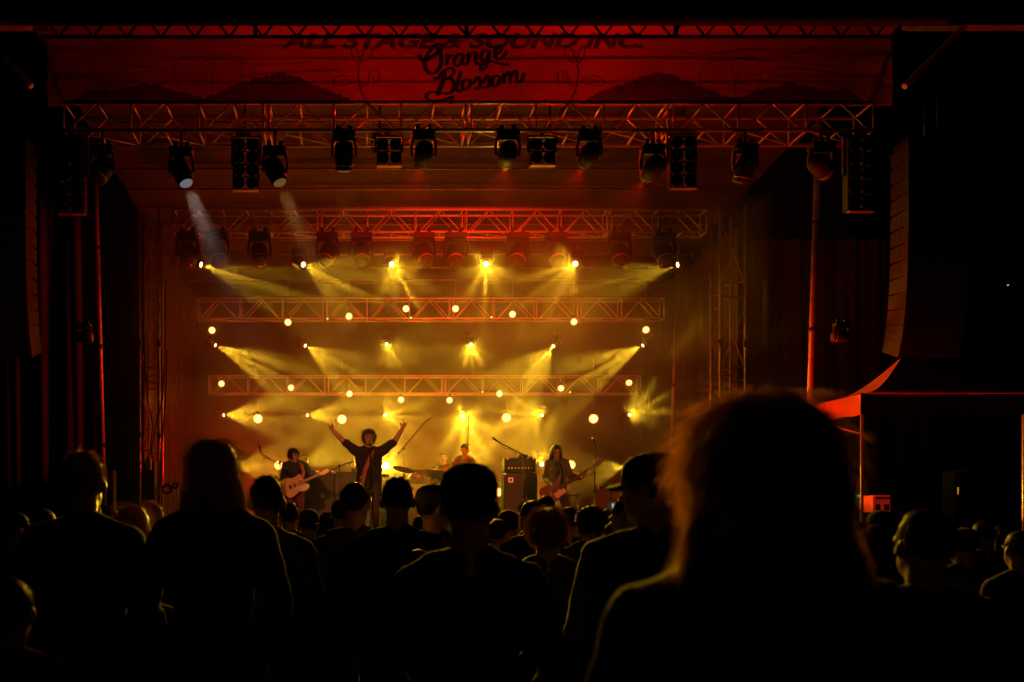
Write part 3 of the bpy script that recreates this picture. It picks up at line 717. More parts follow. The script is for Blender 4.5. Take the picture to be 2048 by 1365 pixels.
# ------------------------------------------------------------------ speaker columns
def line_array(label, side, Z0):
    x_in = 8.3 if side > 0 else -5.16; w_ = .95 * side
    t = thing('speaker_column', label, 'speaker', (x_in, Z0, 5), 0, 'hanging speaker columns')
    z = Zh(285, Z0); y = Z0; n = 13; ang = 0.
    for k in range(n):
        ang = [0, 0, 0, .5, 1, 1.5, 2, 3, 4.5, 6.5, 9.5, 13.5, 19][k]
        R = Matrix.Rotation(radians(ang), 3, 'X'); h = .245; o = Vector((x_in, y, z))
        def W(v): return o + R @ Vector(v)
        x0, x1 = (0, w_) if w_ > 0 else (w_, 0)
        m_ = MB(); tt = .018
        # trapezoid cabinet: front taller than the back
        vs = [(x0, 0, 0), (x1, 0, 0), (x1, 0, -h), (x0, 0, -h), (x0, .45, -.02), (x1, .45, -.02), (x1, .45, -h + .02), (x0, .45, -h + .02)]
        m_.add([W(v) for v in vs], [(0, 1, 2, 3), (4, 7, 6, 5), (0, 4, 5, 1), (3, 2, 6, 7), (0, 3, 7, 4), (1, 5, 6, 2)])
        c = m_.build('cabinet', M['cabinetg'], t)
        gx = MB(); gx.add([W(v) for v in ((x0 + .02, -.006, -.012), (x1 - .02, -.006, -.012), (x1 - .02, -.006, -h + .012), (x0 + .02, -.006, -h + .012))], [(0, 1, 2, 3)])
        gx.build('grille', M['black'], c)
        s_ = MB(); xs = (-.003 if side > 0 else .003)
        s_.lathe(W((xs, .2, -h / 2)), [(.035, 0), (.035, .004 )], R @ Vector((-side, 0, 0)), 12)
        s_.build('handle', M['black'], c)
        pl = MB(); pl.add([W(v) for v in ((xs, .02, -.02), (xs, .07, -.02), (xs, .07, -.09), (xs, .02, -.09))], [(0, 1, 2, 3)]); pl.build('rigging_plate', M['black'], c)
        e = R @ Vector((0, 0, -h - .006)); y += e.y; z += e.z
    MB().bbox((min(x_in, x_in + w_), Z0 + .02, Zh(285, Z0) + .02), (max(x_in, x_in + w_), Z0 + .4, Zh(285, Z0) + .1), .01).build('fly_frame', M['blackm'], t)
    for yy in (.06, .36): MB().tube([(x_in + w_ / 2, Z0 + yy, Zh(285, Z0) + .08), (x_in + w_ / 2, Z0 + yy, Zh(50, Z0))], .012, 6).build('chain', M['blackm'], t, True)
line_array('long curved column of black speakers hanging at the left edge', -1, 13.0)
line_array('long curved column of speakers hanging at the right, side lit red', 1, 13.0)

# ------------------------------------------------------------------ tent and gear at the right
TX, T0, T1 = 6.4, 11.0, 12.15
tn = thing('canopy_tent', 'red-lit pop-up canopy tent with valance and thin legs beside the right pole', 'tent', (TX + 1.5, T0, 0))
zt0 = Zh(788, T0); zb0 = Zh(829, T0); xr = TX + 3.0; pk = Vector((TX + .87, T0 + .55, Zh(719, 11.6)))
va = MB(); n = 30
def val(a, b):
    k = len(va.v)
    for i in range(n + 1):
        t = i / n; x = a[0] + (b[0] - a[0]) * t; y = a[1] + (b[1] - a[1]) * t
        for j in range(5):
            q = .012 * sin(j * 2.1 + t * 6) + .01 * noise.noise(Vector((x * 3, y * 3, j)))
            va.v.append(Vector((x + q, y + q, zt0 + (zb0 - zt0) * j / 4 - .01 * sin(t * pi * 4) * j / 4)))
    for i in range(n):
        for j in range(4): va.f.append((k + i * 5 + j, k + (i + 1) * 5 + j, k + (i + 1) * 5 + j + 1, k + i * 5 + j + 1))
val((TX, T0), (TX, T1)); val((TX, T0), (xr, T0)); val((xr, T0), (xr, T1)); va.build('valance', M['tent'], tn, True)
tr = MB(); cn = [(TX, T0), (xr, T0), (xr, T1), (TX, T1)]; n = 14
for q in range(4):
    a = cn[q]; b = cn[(q + 1) % 4]; k = len(tr.v)
    for j in range(n + 1):
        s = j / n; sag = -.16 * math.sin(pi * s) * (1 - s * .3)
        for i in range(7):
            t = i / 6; ex = a[0] + (b[0] - a[0]) * t; ey = a[1] + (b[1] - a[1]) * t
            tr.v.append(Vector((ex + (pk.x - ex) * s, ey + (pk.y - ey) * s, zt0 + .01 + (pk.z - zt0) * s + sag)))
    for j in range(n):
        for i in range(6): tr.f.append((k + j * 7 + i, k + j * 7 + i + 1, k + (j + 1) * 7 + i + 1, k + (j + 1) * 7 + i))
tr.build('canopy_roof', M['tent'], tn, True)
for x, y in ((TX + .04, T0 + .04), (xr - .04, T0 + .04), (xr - .04, T1 - .04), (TX + .04, T1 - .04)):
    l = MB().tube([(x, y, 0), (x, y, zt0)], .02, 8).build('leg', M['alu'], tn, True)
    MB().bbox((x - .04, y - .04, 0), (x + .04, y + .04, .01), .003).build('foot', M['blackm'], l)
sb_ = MB(); sb_.tube([(TX + .04, T0 + .04, zb0 - .25), (TX + .04, T1 - .1, zb0 + .02)], .012, 6); sb_.tube([(TX + .04, T0 + .04, zb0 + .03), (TX + .9, T0 + .04, zb0 + .03)], .012, 6)
sb_.build('scissor_brace', M['alu'], tn, True)
def bx_thing(name, label, cat, x0, y0, x1, y1, Z, depth, m, legs=True, c=.012, grp=None):
    a = P(x0, y1, Z); b = P(x1, y0, Z); t = thing(name, label, cat, ((a.x + b.x) / 2, Z, 0), 0, grp)
    MB().bbox((a.x, Z, a.z), (b.x, Z + depth, b.z), c).build('case_body', m, t)
    if legs:
        for x in (a.x + .03, b.x - .03):
            for y in (Z + .03, Z + depth - .03): MB().tube([(x, y, 0), (x, y, a.z)], .015, 6).build('leg', M['blackm'], t, True)
    return t, a, b
t, a, b = bx_thing('equipment_rack', 'open rack dotted with green and blue indicators under the tent', 'rack', 1690, 986, 1740, 1026, 12.4, .5, M['black'])
for (x0, x1, y, m_) in ((1708, 1722, 991, 'ledgreen'), (1696, 1706, 995, 'ledyel'), (1697, 1707, 1001, 'ledyel')):
    q0 = P(x0, y, 12.38); q1 = P(x1, y + 1.6, 12.38); MB().box((q0.x, 12.385, q1.z), (q1.x, 12.397, q0.z)).build('indicator_bar', M[m_], t)
for i in range(4):
    for j in range(4):
        if (i + j) % 3 == 2 and i: continue
        q = P(1713 + i * 5 + (7 if i == 3 else 0), 996 + j * 4.4, 12.38); MB().ell(q, (.006, .004, .006), n=6, m=4).build('indicator', M[['ledblue', 'ledgreen'][(i + j) % 2]], t)
M['redbox'] = mat('red_lit_panel', (.6, .12, .1), .4, 0, .3, 30, emit=(1, .03, .01), es=.12)  # weak emission stands in for red stage light falling on the box
t, a, b = bx_thing('amplifier_rack', 'small red-lit equipment box, its light put in as glow, with two dark sockets under the tent', 'rack', 1746, 991, 1781, 1025, 12.0, .35, M['redbox'])
for x in (1755, 1773):
    q = P(x, 1014, 12.0); MB().bbox((q.x - .035, 11.985, q.z - .05), (q.x + .035, 12.002, q.z + .035), .006).build('socket', M['black'], t)
q0 = P(1749, 994, 12.0); q1 = P(1779, 999, 12.0); MB().bbox((q0.x, 11.98, q1.z), (q1.x, 12.0, q0.z), .004).build('top_panel', M['silver'], t)
tb = thing('folding_table', 'long dark table under the tent carrying the red and green racks', 'table', (7.6, 12.2, 0))
zt_b = Zh(1027, 12.2); MB().bbox((6.55, 11.85, zt_b - .04), (9.1, 13.0, zt_b - .003), .006).build('table_top', M['black'], tb)
for x in (6.6, 9.05):
    for y in (11.9, 12.95): MB().tube([(x, y, 0), (x, y, zt_b - .04)], .02, 8).build('leg', M['blackm'], tb, True)
t, a, b = bx_thing('road_case', 'tall black road case at the far right with a pale top edge', 'case', 1912, 942, 2044, 1080, 8.2, .2, M['case'], False)
q0 = P(1912, 942, 8.2); q1 = P(2044, 941, 8.2); MB().tube([q0 + Vector((0, -.006, 0)), q1 + Vector((0, -.006, 0))], .005, 8).build('edge_trim', M['silver'], t, True)
for x in (1922, 2032): MB().bbox(P(x - 4, 990, 8.17), P(x + 4, 975, 8.2), .004).build('latch', M['silver'], t)
for x in (1918, 2036): MB().lathe((X(x, 8.2), 8.3, .0), [(.05, 0), (.05, P(0, 1080, 8.2).z)]).build('caster_post', M['blackm'], t)

# ------------------------------------------------------------------ amps, drums, stands
def cab(name, label, x0, y0, x1, y1, Z, depth, m='grille', head=False, grp='amplifier cabinets', logo=False):
    a = P(x0, y1, Z); b = P(x1, y0, Z); t = thing(name, label, 'amplifier', ((a.x + b.x) / 2, Z, a.z), 0, grp)
    MB().bbox((a.x, Z + .012, a.z), (b.x, Z + depth, b.z), .018).build('cabinet', M['tolex'], t)
    MB().bbox((a.x + .025, Z, a.z + .03), (b.x - .025, Z + .02, b.z - .03), .005).build('grille', M[m], t)
    if logo:
        q = MB(); cx, cz = a.x + .13, b.z - .14; q.prism([(-.045, -.045), (.045, -.045), (.045, .045), (-.045, .045)], .004, (cx, Z - .003, cz)); q.build('badge_plate', M['silver'], t)
        q = MB(); q.prism([(.028 * cos(i * pi / 6), .028 * sin(i * pi / 6)) for i in range(12)], .004, (cx, Z - .007, cz)); q.build('badge', M['black'], t)
    if head:
        pn = MB().bbox((a.x + .04, Z - .006, a.z + .05), (b.x - .04, Z + .01, a.z + (b.z - a.z) * .45), .004).build('control_panel', M['black'], t)
        for i in range(8): MB().lathe((a.x + .08 + i * (b.x - a.x - .16) / 7, Z - .007, a.z + (b.z - a.z) * .28), [(.014, 0), (.012, .02)], (0, -1, 0), 10).build('knob', M['silver'], pn)
        for x in (a.x + .06, b.x - .06): MB().box((x - .02, Z - .004, b.z - .03), (x + .02, Z + .012, b.z + .004)).build('corner', M['silver'], t)
    else:
        for x in (a.x + .02, b.x - .02):
            MB().box((x - .02, Z - .002, a.z), (x + .02, Z + .03, a.z + .04)).build('corner', M['silver'], t)
            MB().box((x - .02, Z - .002, b.z - .04), (x + .02, Z + .03, b.z)).build('corner', M['silver'], t)
    return t
zc = DECK + .002
def y_of(z, Z): return VY - (z - CAMH) / Z * F
cab('speaker_cabinet', 'tall grey-grilled bass cabinet with a round badge standing by the globe', 1008, 946, 1075, y_of(zc, 16.5), 16.5, .4, logo=True)
cab('guitar_amplifier', 'wide bass amplifier head with knobs lying on the tall cabinet', 1009, 916, 1072, 944.6, 16.5, .35, 'tolex', True, 'amplifier heads')
MB_ = MB().bbox(P(1038, 915.5, 16.6), P(1052, 911, 16.8), .01); tag(MB_.build('tuner_pedal', M['black']), 'small black box lying on top of the bass amplifier head', 'pedal')
cab('speaker_cabinet', 'large dark guitar cabinet directly behind the guitarist', 604, 941, 667, y_of(zc, 17.0), 17.0, .4, 'grille')
cab('speaker_cabinet', 'brown-red cabinet between guitarist and singer', 668, 944, 717, y_of(zc, 17.15), 17.15, .45, 'grille')
cab('guitar_amplifier', 'small red-faced amplifier head on the cabinet at the elbow of the singer', 702, 934, 721, 943.4, 17.2, .3, 'maroon', True, 'amplifier heads')
cab('stage_monitor', 'low wedge monitor lying at the stage lip left of the singer', 634, 1036, 694, y_of(zc, 13.1), 13.1, .4, 'white', grp='wedge monitors')
cab('stage_monitor', 'low wedge monitor lying at the stage lip right of centre', 955, 1038, 1002, y_of(zc, 13.1), 13.1, .4, 'grille', grp='wedge monitors')
def bottle(label, x, y, Z, h, m='white'):
    p = P(x, y, Z); t = thing('drink_bottle', label, 'bottle', p); MB().lathe(p, [(h * .16, 0), (h * .17, .02), (h * .17, h * .6), (h * .06, h * .78), (h * .06, h * .95)], n=14).build('bottle_body', M[m], t, True)
    MB().lathe(p + Vector((0, 0, h * .95)), [(h * .07, 0), (h * .07, h * .06)], n=12).build('cap', M['black'], t)
bottle('slim bottle standing on the small red amplifier head', 706, 934, 17.3, .22)
bottle('water bottle standing on the monitor right of centre', 983, 1037.5, 13.3, .2)
# keyboard behind the singer's right
# drums
dk = thing('drum_kit', 'drum kit with wide cymbals and pale shells on the riser behind the singer', 'drum kit', (X(870, 18), 18.0, DECK + .62))
RZ = DECK + .62
def drum(name, c, r_, d, ax, par=dk, m='shell'):
    ax = Vector(ax).normalized(); c = Vector(c)
    b = MB().lathe(c - ax * d / 2, [(r_, 0), (r_, d)], ax, 28).build(name, M[m], par, True)
    MB().lathe(c + ax * (d / 2 + .001), [(r_ * .97, 0), (r_ * .97, .004)], ax, 28).build('drum_skin', M['head'], b)
    MB().lathe(c + ax * (d / 2 - .02), [(r_ + .002, 0), (r_ + .014, .004), (r_ + .014, .03), (r_ + .002, .034)], ax, 28).build('hoop', M['chrome'], b, True)
    lg = MB(); u, v = basis(ax)[1:]
    for k in range(8): q = c + (u * cos(k * pi / 4) + v * sin(k * pi / 4)) * (r_ + .012); lg.tube([q - ax * d * .35, q + ax * d * .48], .008, 6)
    lg.build('lugs', M['chrome'], b, True); return b
kc = Vector((X(872, 17.8), 17.8, RZ + .29)); drum('bass_drum', kc, .28, .42, (0, -1, 0))
drum('rack_tom', kc + Vector((-.36, .1, .36)), .16, .2, (.1, .25, 1)); drum('rack_tom', kc + Vector((.2, .1, .46)), .17, .22, (-.1, .25, 1))
drum('floor_tom', kc + Vector((.62, .35, .12)), .22, .36, (0, 0, 1)); drum('snare_drum', kc + Vector((-.34, .55, .34)), .18, .13, (0, 0, 1))
def cymbal(px, py, Z, r_, tilt, h0=RZ, above=.0):
    c = P(px, py, Z); ax = Matrix.Rotation(tilt, 3, 'Y') @ Matrix.Rotation(-.16, 3, 'X') @ Vector((0, 0, 1))
    q = MB().lathe(c, [(r_, 0), (r_ * .6, r_ * .09), (r_ * .22, r_ * .14), (r_ * .16, r_ * .24), (.02, r_ * .28), (.01, r_ * .27), (r_ * .15, r_ * .22), (r_ * .6, r_ * .08), (r_ * .98, -.003)], ax, 40).build('cymbal', M['brass'], dk, True)
    s = MB().tube([(c.x, c.y, h0), c + Vector((0, 0, .1 + above))], .011, 8); b = Vector((c.x, c.y, h0 + .28))
    for k in range(3): a = k * 2 * pi / 3 + .4; s.tube([b, (c.x + .26 * cos(a), c.y + .26 * sin(a), h0)], .009, 6)
    s.build('cymbal_stand', M['chrome'], dk, True)
cymbal(808, 940, 17.2, .24, .22); cymbal(868, 948, 17.0, .36, .12); cymbal(893, 958, 17.3, .27, .2); cymbal(760, 952, 17.8, .2, 0)
# mic stands
def mic_stand(label, base, top, boom_a=None, boom_b=None, mic_at=None, tripod=True, grp='microphone stands'):
    base = Vector(base); top = Vector(top); t = thing('microphone_stand', label, 'microphone stand', base, 0, grp)
    if tripod:
        lg = base + Vector((0, 0, .16))
        for k in range(3): a = k * 2 * pi / 3 + .5; MB().tube([lg, base + Vector((.3 * cos(a), .3 * sin(a), .01))], .009, 6).build('leg', M['blackm'], t, True)
    else: MB().lathe(base, [(.13, 0), (.13, .02), (.03, .035)]).build('round_base', M['blackm'], t, True)
    mid = base.lerp(top, .55)
    MB().tube([base + Vector((0, 0, .01)), mid], .013, 8).build('lower_tube', M['blackm'], t, True)
    MB().tube([mid, top], .009, 8).build('upper_tube', M['blackm'], t, True)
    MB().tube([mid - Vector((0, 0, .06)), mid + Vector((0, 0, .04))], .021, 10).build('clutch', M['black'], t, True)
    end = top
    if boom_a is not None:
        a, b = Vector(boom_a), Vector(boom_b); bm_ = MB().tube([a, b], .009, 8).build('boom', M['blackm'], t, True)
        MB().tube([a, a.lerp(b, .1)], .018, 8).build('counterweight', M['black'], bm_, True); MB().ell(top, (.025, .025, .03), n=10, m=6).build('boom_clamp', M['black'], t, True); end = b
        ca = MB(); pts = [a.lerp(b, i / 8) + Vector((.0, -.01, -.05 * abs(sin(i * 1.1)))) for i in range(9)]; ca.tube(pts, .004, 5); ca.build('cable', M['rubber'], t, True)
    d = (Vector(mic_at) - end).normalized() if mic_at is not None else Vector((0, 0, 1))
    mc = MB().tube([end, end + d * .03, end + d * .15], [.011, .012, .017], 10).build('microphone', M['blackm'], t, True)
    MB().ell(end + d * .17, (.027, .027, .03), n=12, m=8).build('mic_grille', M['steel'], mc, True)
    return t
zz = DECK + .002
mic_stand('boom stand reaching left in front of the guitarist', (X(560, 14.8), 14.8, zz), P(560, 925, 14.8), P(575, 938, 14.8), P(523, 908, 14.6), P(521, 900, 14.6))
mic_stand('boom stand leaning left with a microphone before the bass amplifier', (X(1048, 14.6), 14.6, zz), P(1048, 914, 14.6), P(1065, 918, 14.6), P(1003, 888, 14.5), P(997, 884, 14.5))
mic_stand('straight upright stand with a dark microphone beside the bass headstock', (X(1189, 14.4), 14.4, zz), P(1190, 892, 14.4), mic_at=P(1187, 880, 14.3), tripod=False)
mic_stand('straight vocal microphone stand held at the mouth of the singer', (X(742, 13.3), 13.3, zz), P(740, 900, 13.3), mic_at=P(740, 886, 13.42), tripod=False)
mic_stand('tall boom stand over the cymbals right of the singer', (X(808, 17.6), 17.6, RZ + .002), P(808, 897, 17.6), P(795, 909, 17.6), P(848, 846, 17.6), P(853, 842, 17.6), grp='overhead boom stands')
mic_stand('tall boom stand rising behind the drummer', (X(936, 18.8), 18.8, RZ + .002), P(936, 890, 18.8), P(935, 905, 18.8), P(937, 850, 18.8), P(937, 845, 18.8), grp='overhead boom stands')
mic_stand('short boom stand between the two left cabinets', (X(682, 16.8), 16.8, zz), P(679, 932, 16.8), P(664, 940, 16.8), P(690, 928, 16.8), P(694, 927, 16.8))
mic_stand('small stand with a clipped lamp-like microphone right of the tall upright stand', (X(1222, 14.8), 14.8, zz), P(1222, 978, 14.8), P(1222, 978, 14.8), P(1215, 970, 14.8), P(1210, 972, 14.8), tripod=False)
gs = thing('bar_stool', 'small grey-topped stool behind the leg of the bassist', 'stool', (X(1147, 16.2), 16.2, DECK + .002))
sz = Zh(986, 16.2)
MB().lathe((X(1147, 16.2), 16.2, sz - .05), [(.13, 0), (.15, .02), (.14, .05)]).build('seat', M['silver'], gs, True)
for k in range(4): a = k * pi / 2 + .6; MB().tube([(X(1147, 16.2) + .1 * cos(a), 16.2 + .1 * sin(a), sz - .05), (X(1147, 16.2) + .18 * cos(a), 16.2 + .18 * sin(a), DECK + .002)], .012, 8).build('leg', M['chrome'], gs, True)
# slatted rack with coiled cable at the left drape
t = thing('slatted_rack', 'red-lit upright rack of vertical slats with cable coils against the left drape', 'rack', P(338, 1060, 17.0))
a, b = P(318, y_of(zz, 17.0), 17.0), P(357, 972, 17.0)
fr = MB(); fr.box((a.x, 17.0, b.z - .04), (b.x, 17.06, b.z)); fr.box((a.x, 17.0, a.z), (b.x, 17.06, a.z + .04)); fr.build('frame', M['silver'], t)
for i in range(8): x = a.x + .02 + i * (b.x - a.x - .04) / 7; MB().box((x - .012, 16.99, a.z + .04), (x + .012, 17.03, b.z - .04)).build('slat', M['silver'], t)
for c0, r_ in ((P(334, 974, 16.95), .1), (P(351, 968, 16.95), .06)):
    co = MB()
    for q in range(4): co.tube([c0 + Vector(((r_ - q * .008) * cos(s * pi / 9), -.012 * q, (r_ - q * .01) * sin(s * pi / 9) - .04)) for s in range(19)], .008, 6)
    co.build('cable_coil', M['rubber'], t, True)
MB_ = MB().bbox(P(214, y_of(.002, 13.9), 13.9), P(227, 940, 13.9) + Vector((0, .2, 0)), .03); tag(MB_.build('equipment_case', M['cabinetg']), 'narrow upright equipment case behind the left man, faintly red', 'case')
# ------------------------------------------------------------------ people
def lerp(a, b, t): return Vector(a).lerp(Vector(b), t)
def hand(fb, bb, wrist, d, pn, side, curls=(20, 25, 30, 35), thumb=.5, s=1., tcurl=20):
    "fb: finger builder (kept separate), bb: body builder; d finger direction, pn palm normal, side=+1/-1 thumb side along d x pn"
    d = Vector(d).normalized(); pn = Vector(pn); pn = (pn - d * pn.dot(d)).normalized(); w_ = d.cross(pn) * side
    W = Vector(wrist); k = s
    bb.limb([W, W + d * .045 * k, W + d * .085 * k], [(.024 * k, .018 * k), (.036 * k, .016 * k), (.038 * k, .014 * k)], 10, flat=tuple(w_))
    for i, (off, ln) in enumerate(((.028, .074), (.0095, .082), (-.0095, .077), (-.028, .062))):
        p = W + d * (.08 * k) + w_ * off * k; dd = (d + w_ * off * 2.5).normalized(); pts = [p - dd * .01, p]; a = radians(curls[i])
        for j, f in enumerate((.45, .3, .25)):
            ax = dd.cross(pn).normalized(); dd = Matrix.Rotation(a, 3, ax) @ dd; p = p + dd * ln * f * k; pts.append(p)
        fb.limb(pts, [.0098 * k, .0095 * k, .0085 * k, .008 * k, .0068 * k], 8)
    p = W + d * .022 * k + w_ * .026 * k; dd = (d * (1 - thumb * .6) + w_ * thumb * 1.4 + pn * .25).normalized(); q = p + dd * .038 * k
    d2 = (dd + pn * sin(radians(tcurl)) + d * .3 - w_ * sin(radians(tcurl)) * .8).normalized()
    fb.limb([p, q, q + d2 * .034 * k], [.013 * k, .011 * k, .0085 * k], 8)

def person(label, loc, h=1.75, rz=0., pose=None, hair='short', hairm='hair', shirt='cloth', pants='denim', vox=.012, sleeve='long',
           build=1., headtilt=(0, 0), headyaw=0., cap=None, group='people standing in the crowd', face=False, strands=900, hands=True, beard=False, skirt=0, jacket=False, low=False):
    """local frame: figure faces -Y, feet at z=0, scaled to height h"""
    s = h / 1.75; t = thing('person', label, 'person', loc, rz, group)
    J = dict(hipL=(.09, 0, .93), hipR=(-.09, 0, .93), kneeL=(.1, -.01, .5), kneeR=(-.1, -.01, .5), ankL=(.11, .02, .09), ankR=(-.11, .02, .09),
             shL=(.172, .01, 1.41), shR=(-.172, .01, 1.41), elL=(.235, .03, 1.15), elR=(-.235, .03, 1.15), wrL=(.24, -.07, .91), wrR=(-.24, -.07, .91),
             pelvis=(0, 0, .95), chest=(0, 0, 1.3), neck=(0, .005, 1.47), head=(0, -.015, 1.635), hdL=(0, -.1, -1), hdR=(0, -.1, -1), pnL=(-1, 0, 0), pnR=(1, 0, 0))
    J.update(pose or {}); J = {k: Vector(v) * (s if not k[:2] in ('hd', 'pn') else 1) for k, v in J.items() if k[:2] not in ('cu', 'th')}
    B = build; v = vox
    hc = J['head']; HR = Matrix.Rotation(headyaw, 3, 'Z') @ Matrix.Rotation(headtilt[0], 3, 'X') @ Matrix.Rotation(headtilt[1], 3, 'Y')
    def H(x, y, z): return hc + HR @ (Vector((x, y, z)) * s)
    # body
    b = MB(); fb = MB()
    b.limb([J['pelvis'], J['chest'], lerp(J['chest'], J['neck'], .75)], [(.125 * s * B, .09 * s), (.14 * s * B, .095 * s), (.13 * s, .06 * s)], 14, flat=tuple(J['shL'] - J['shR']))
    b.limb([J['neck'] - Vector((0, 0, .05 * s)), H(0, .02, -.06)], [.064 * s, .058 * s], 12)
    b.ell(H(0, .012, .02), (.075 * s, .095 * s, .1 * s), HR); b.ell(H(0, -.03, -.04), (.056 * s, .062 * s, .075 * s), HR)   # cranium, jaw
    b.ell(H(0, -.065, -.088), (.024 * s, .02 * s, .02 * s), HR)
    b.limb([H(0, -.088, .018), H(0, -.112, -.022)], [.009 * s, .014 * s], 8)          # nose
    b.limb([H(-.04, -.082, .032), H(.04, -.082, .032)], [.012 * s, .012 * s], 8)
    for q in (-1, 1): b.ell(H(q * .085, .014, -.005), (.012 * s, .02 * s, .032 * s), HR)
    for S in 'LR':
        q = 1 if S == 'L' else -1
        b.limb([J['sh' + S], J['el' + S], lerp(J['el' + S], J['wr' + S], .3), J['wr' + S]], [.046 * s * B, .043 * s, .045 * s, .029 * s], 12)
        b.limb([J['hip' + S], J['knee' + S], J['ank' + S]], [.08 * s * B, .052 * s, .034 * s], 12)
        b.limb([J['ank' + S] + Vector((0, .03, -.04)) * s, J['ank' + S] + Vector((0, -.12, -.055)) * s], [.03 * s, .025 * s], 10)
        if hands: hand(fb, b, J['wr' + S], J['hd' + S], J['pn' + S], 1 if (pose or {}).get('th' + S, 1) > 0 else -1, (pose or {}).get('cu' + S, (25, 30, 30, 35)), .5, s)
    link('body', remesh(b, 'body', v, 2, extra=fb), M['skin'], t)
    if face:
        for q in (-1, 1):
            e = MB().ell(H(q * .03, -.083, .012), (.012 * s, .007 * s, .008 * s), HR, 8, 6).build('eye', M['black'], t, True, True)
            MB().limb([H(q * .015, -.093, .034), H(q * .045, -.086, .036)], [.0045 * s, .004 * s], 6).build('eyebrow', M[hairm], t, True, True)
        m_ = MB().ell(H(0, -.086, -.052), (.022 * s, .01 * s, (.012 if beard else .006) * s), HR, 10, 6).build('mouth', M['maroon'], t, True, True)
    if beard:
        bm_ = MB()
        for k in range(260):
            a = random.uniform(-1, 1); z = random.uniform(-.105, -.07); p = H(a * .03, -.075 + abs(a) * .02, z)
            bm_.tube([p, p + HR @ Vector((random.uniform(-.004, .004), -.008, -.014)) * s], .0012, 3, False)
        bm_.build('goatee', M['hairg'], t, False, True)
    # shirt
    c = MB(); fl = tuple(J['shL'] - J['shR'])
    hem = J['pelvis'] - Vector((0, 0, (.02 + skirt) * s))
    c.limb([hem, lerp(J['pelvis'], J['chest'], .5), J['chest'], lerp(J['chest'], J['neck'], .62)], [(.165 * s * B, .125 * s * B), (.158 * s * B, .125 * s * B), (.172 * s * B, .128 * s * B), (.14 * s * B, .08 * s)], 16, flat=fl)
    c.limb([J['shR'] + Vector((.015, 0, 0)), J['shL'] - Vector((.015, 0, 0))], [.068 * s * B, .068 * s * B], 12)
    c.limb([J['neck'] - Vector((0, 0, .04)) * s, J['neck'] + Vector((0, .0, .005)) * s], [(.085 * s, .07 * s), (.064 * s, .062 * s)], 12, flat=(1, 0, 0))
    for q in (1, -1):  # trapezius slope
        S = 'L' if q > 0 else 'R'; c.limb([lerp(J['neck'], J['sh' + S], .2) + Vector((0, .012, .012)) * s, lerp(J['neck'], J['sh' + S], .6) + Vector((0, .01, .008)) * s, J['sh' + S]], [.062 * s, .066 * s, .062 * s * B], 10)
        e, w0 = J['el' + S], J['wr' + S]
        if sleeve == 'long': c.limb([J['sh' + S], e, lerp(e, w0, .3), lerp(e, w0, .93)], [.066 * s * B, .058 * s * B, .058 * s, .044 * s], 12)
        elif sleeve == 'rolled': c.limb([J['sh' + S], lerp(J['sh' + S], e, .6), lerp(J['sh' + S], e, 1.02)], [.072 * s * B, .068 * s, .062 * s], 12)
        else: c.limb([J['sh' + S], lerp(J['sh' + S], e, .75)], [.068 * s * B, .064 * s * B], 12)
    zcut = None
    link('jacket' if jacket else 'shirt', remesh(c, 'shirt', v, 2, .014 * s, 8), M[shirt], t)
    if jacket:
        u = MB(); u.limb([lerp(J['pelvis'], J['chest'], .15) + Vector((0, -.075, 0)) * s, lerp(J['pelvis'], J['chest'], .8) + Vector((0, -.085, 0)) * s, lerp(J['chest'], J['neck'], .55) + Vector((0, -.055, 0)) * s], [(.05 * s, .07 * s), (.06 * s, .07 * s), (.06 * s, .05 * s)], 12, flat=(1, 0, 0))
        link('undershirt', remesh(u, 'undershirt', v, 2, .003, 9), M['cloth'], t)
        for q in (-1, 1):
            MB().limb([lerp(J['chest'], J['neck'], .9) + Vector((q * .06, -.09, 0)) * s, J['chest'] + Vector((q * .075, -.14, 0)) * s], [(.02 * s, .006 * s), (.012 * s, .006 * s)], 8, flat=(1, 0, 0)).build('lapel', M[shirt], t, True, True)
    p_ = MB()
    p_.limb([J['pelvis'] + Vector((0, 0, .06)) * s, J['pelvis'] - Vector((0, 0, .06)) * s], [(.14 * s * B, .105 * s), (.15 * s * B, .11 * s)], 14, flat=(1, 0, 0))
    for S in 'LR': p_.limb([J['hip' + S], J['knee' + S], lerp(J['knee' + S], J['ank' + S], .95)], [.095 * s * B, .068 * s, .055 * s], 12)
    link('trousers', remesh(p_, 'trousers', v * 1.3, 2, .008 * s, 6), M[pants], t)
    for S in 'LR':
        a = J['ank' + S]; sh = MB(); sh.limb([Vector((a.x, a.y + .035 * s, .05 * s)), Vector((a.x + (.02 if S == 'L' else -.02) * s, a.y - .13 * s, .04 * s))], [(.042 * s, .045 * s), (.045 * s, .034 * s)], 10, flat=(1, 0, 0))
        sh.box((a.x - .045 * s, a.y - .17 * s, 0.001), (a.x + .045 * s, a.y + .08 * s, .03 * s)); link('shoe', remesh(sh, 'shoe', .014, 1), M['shoe'], t)
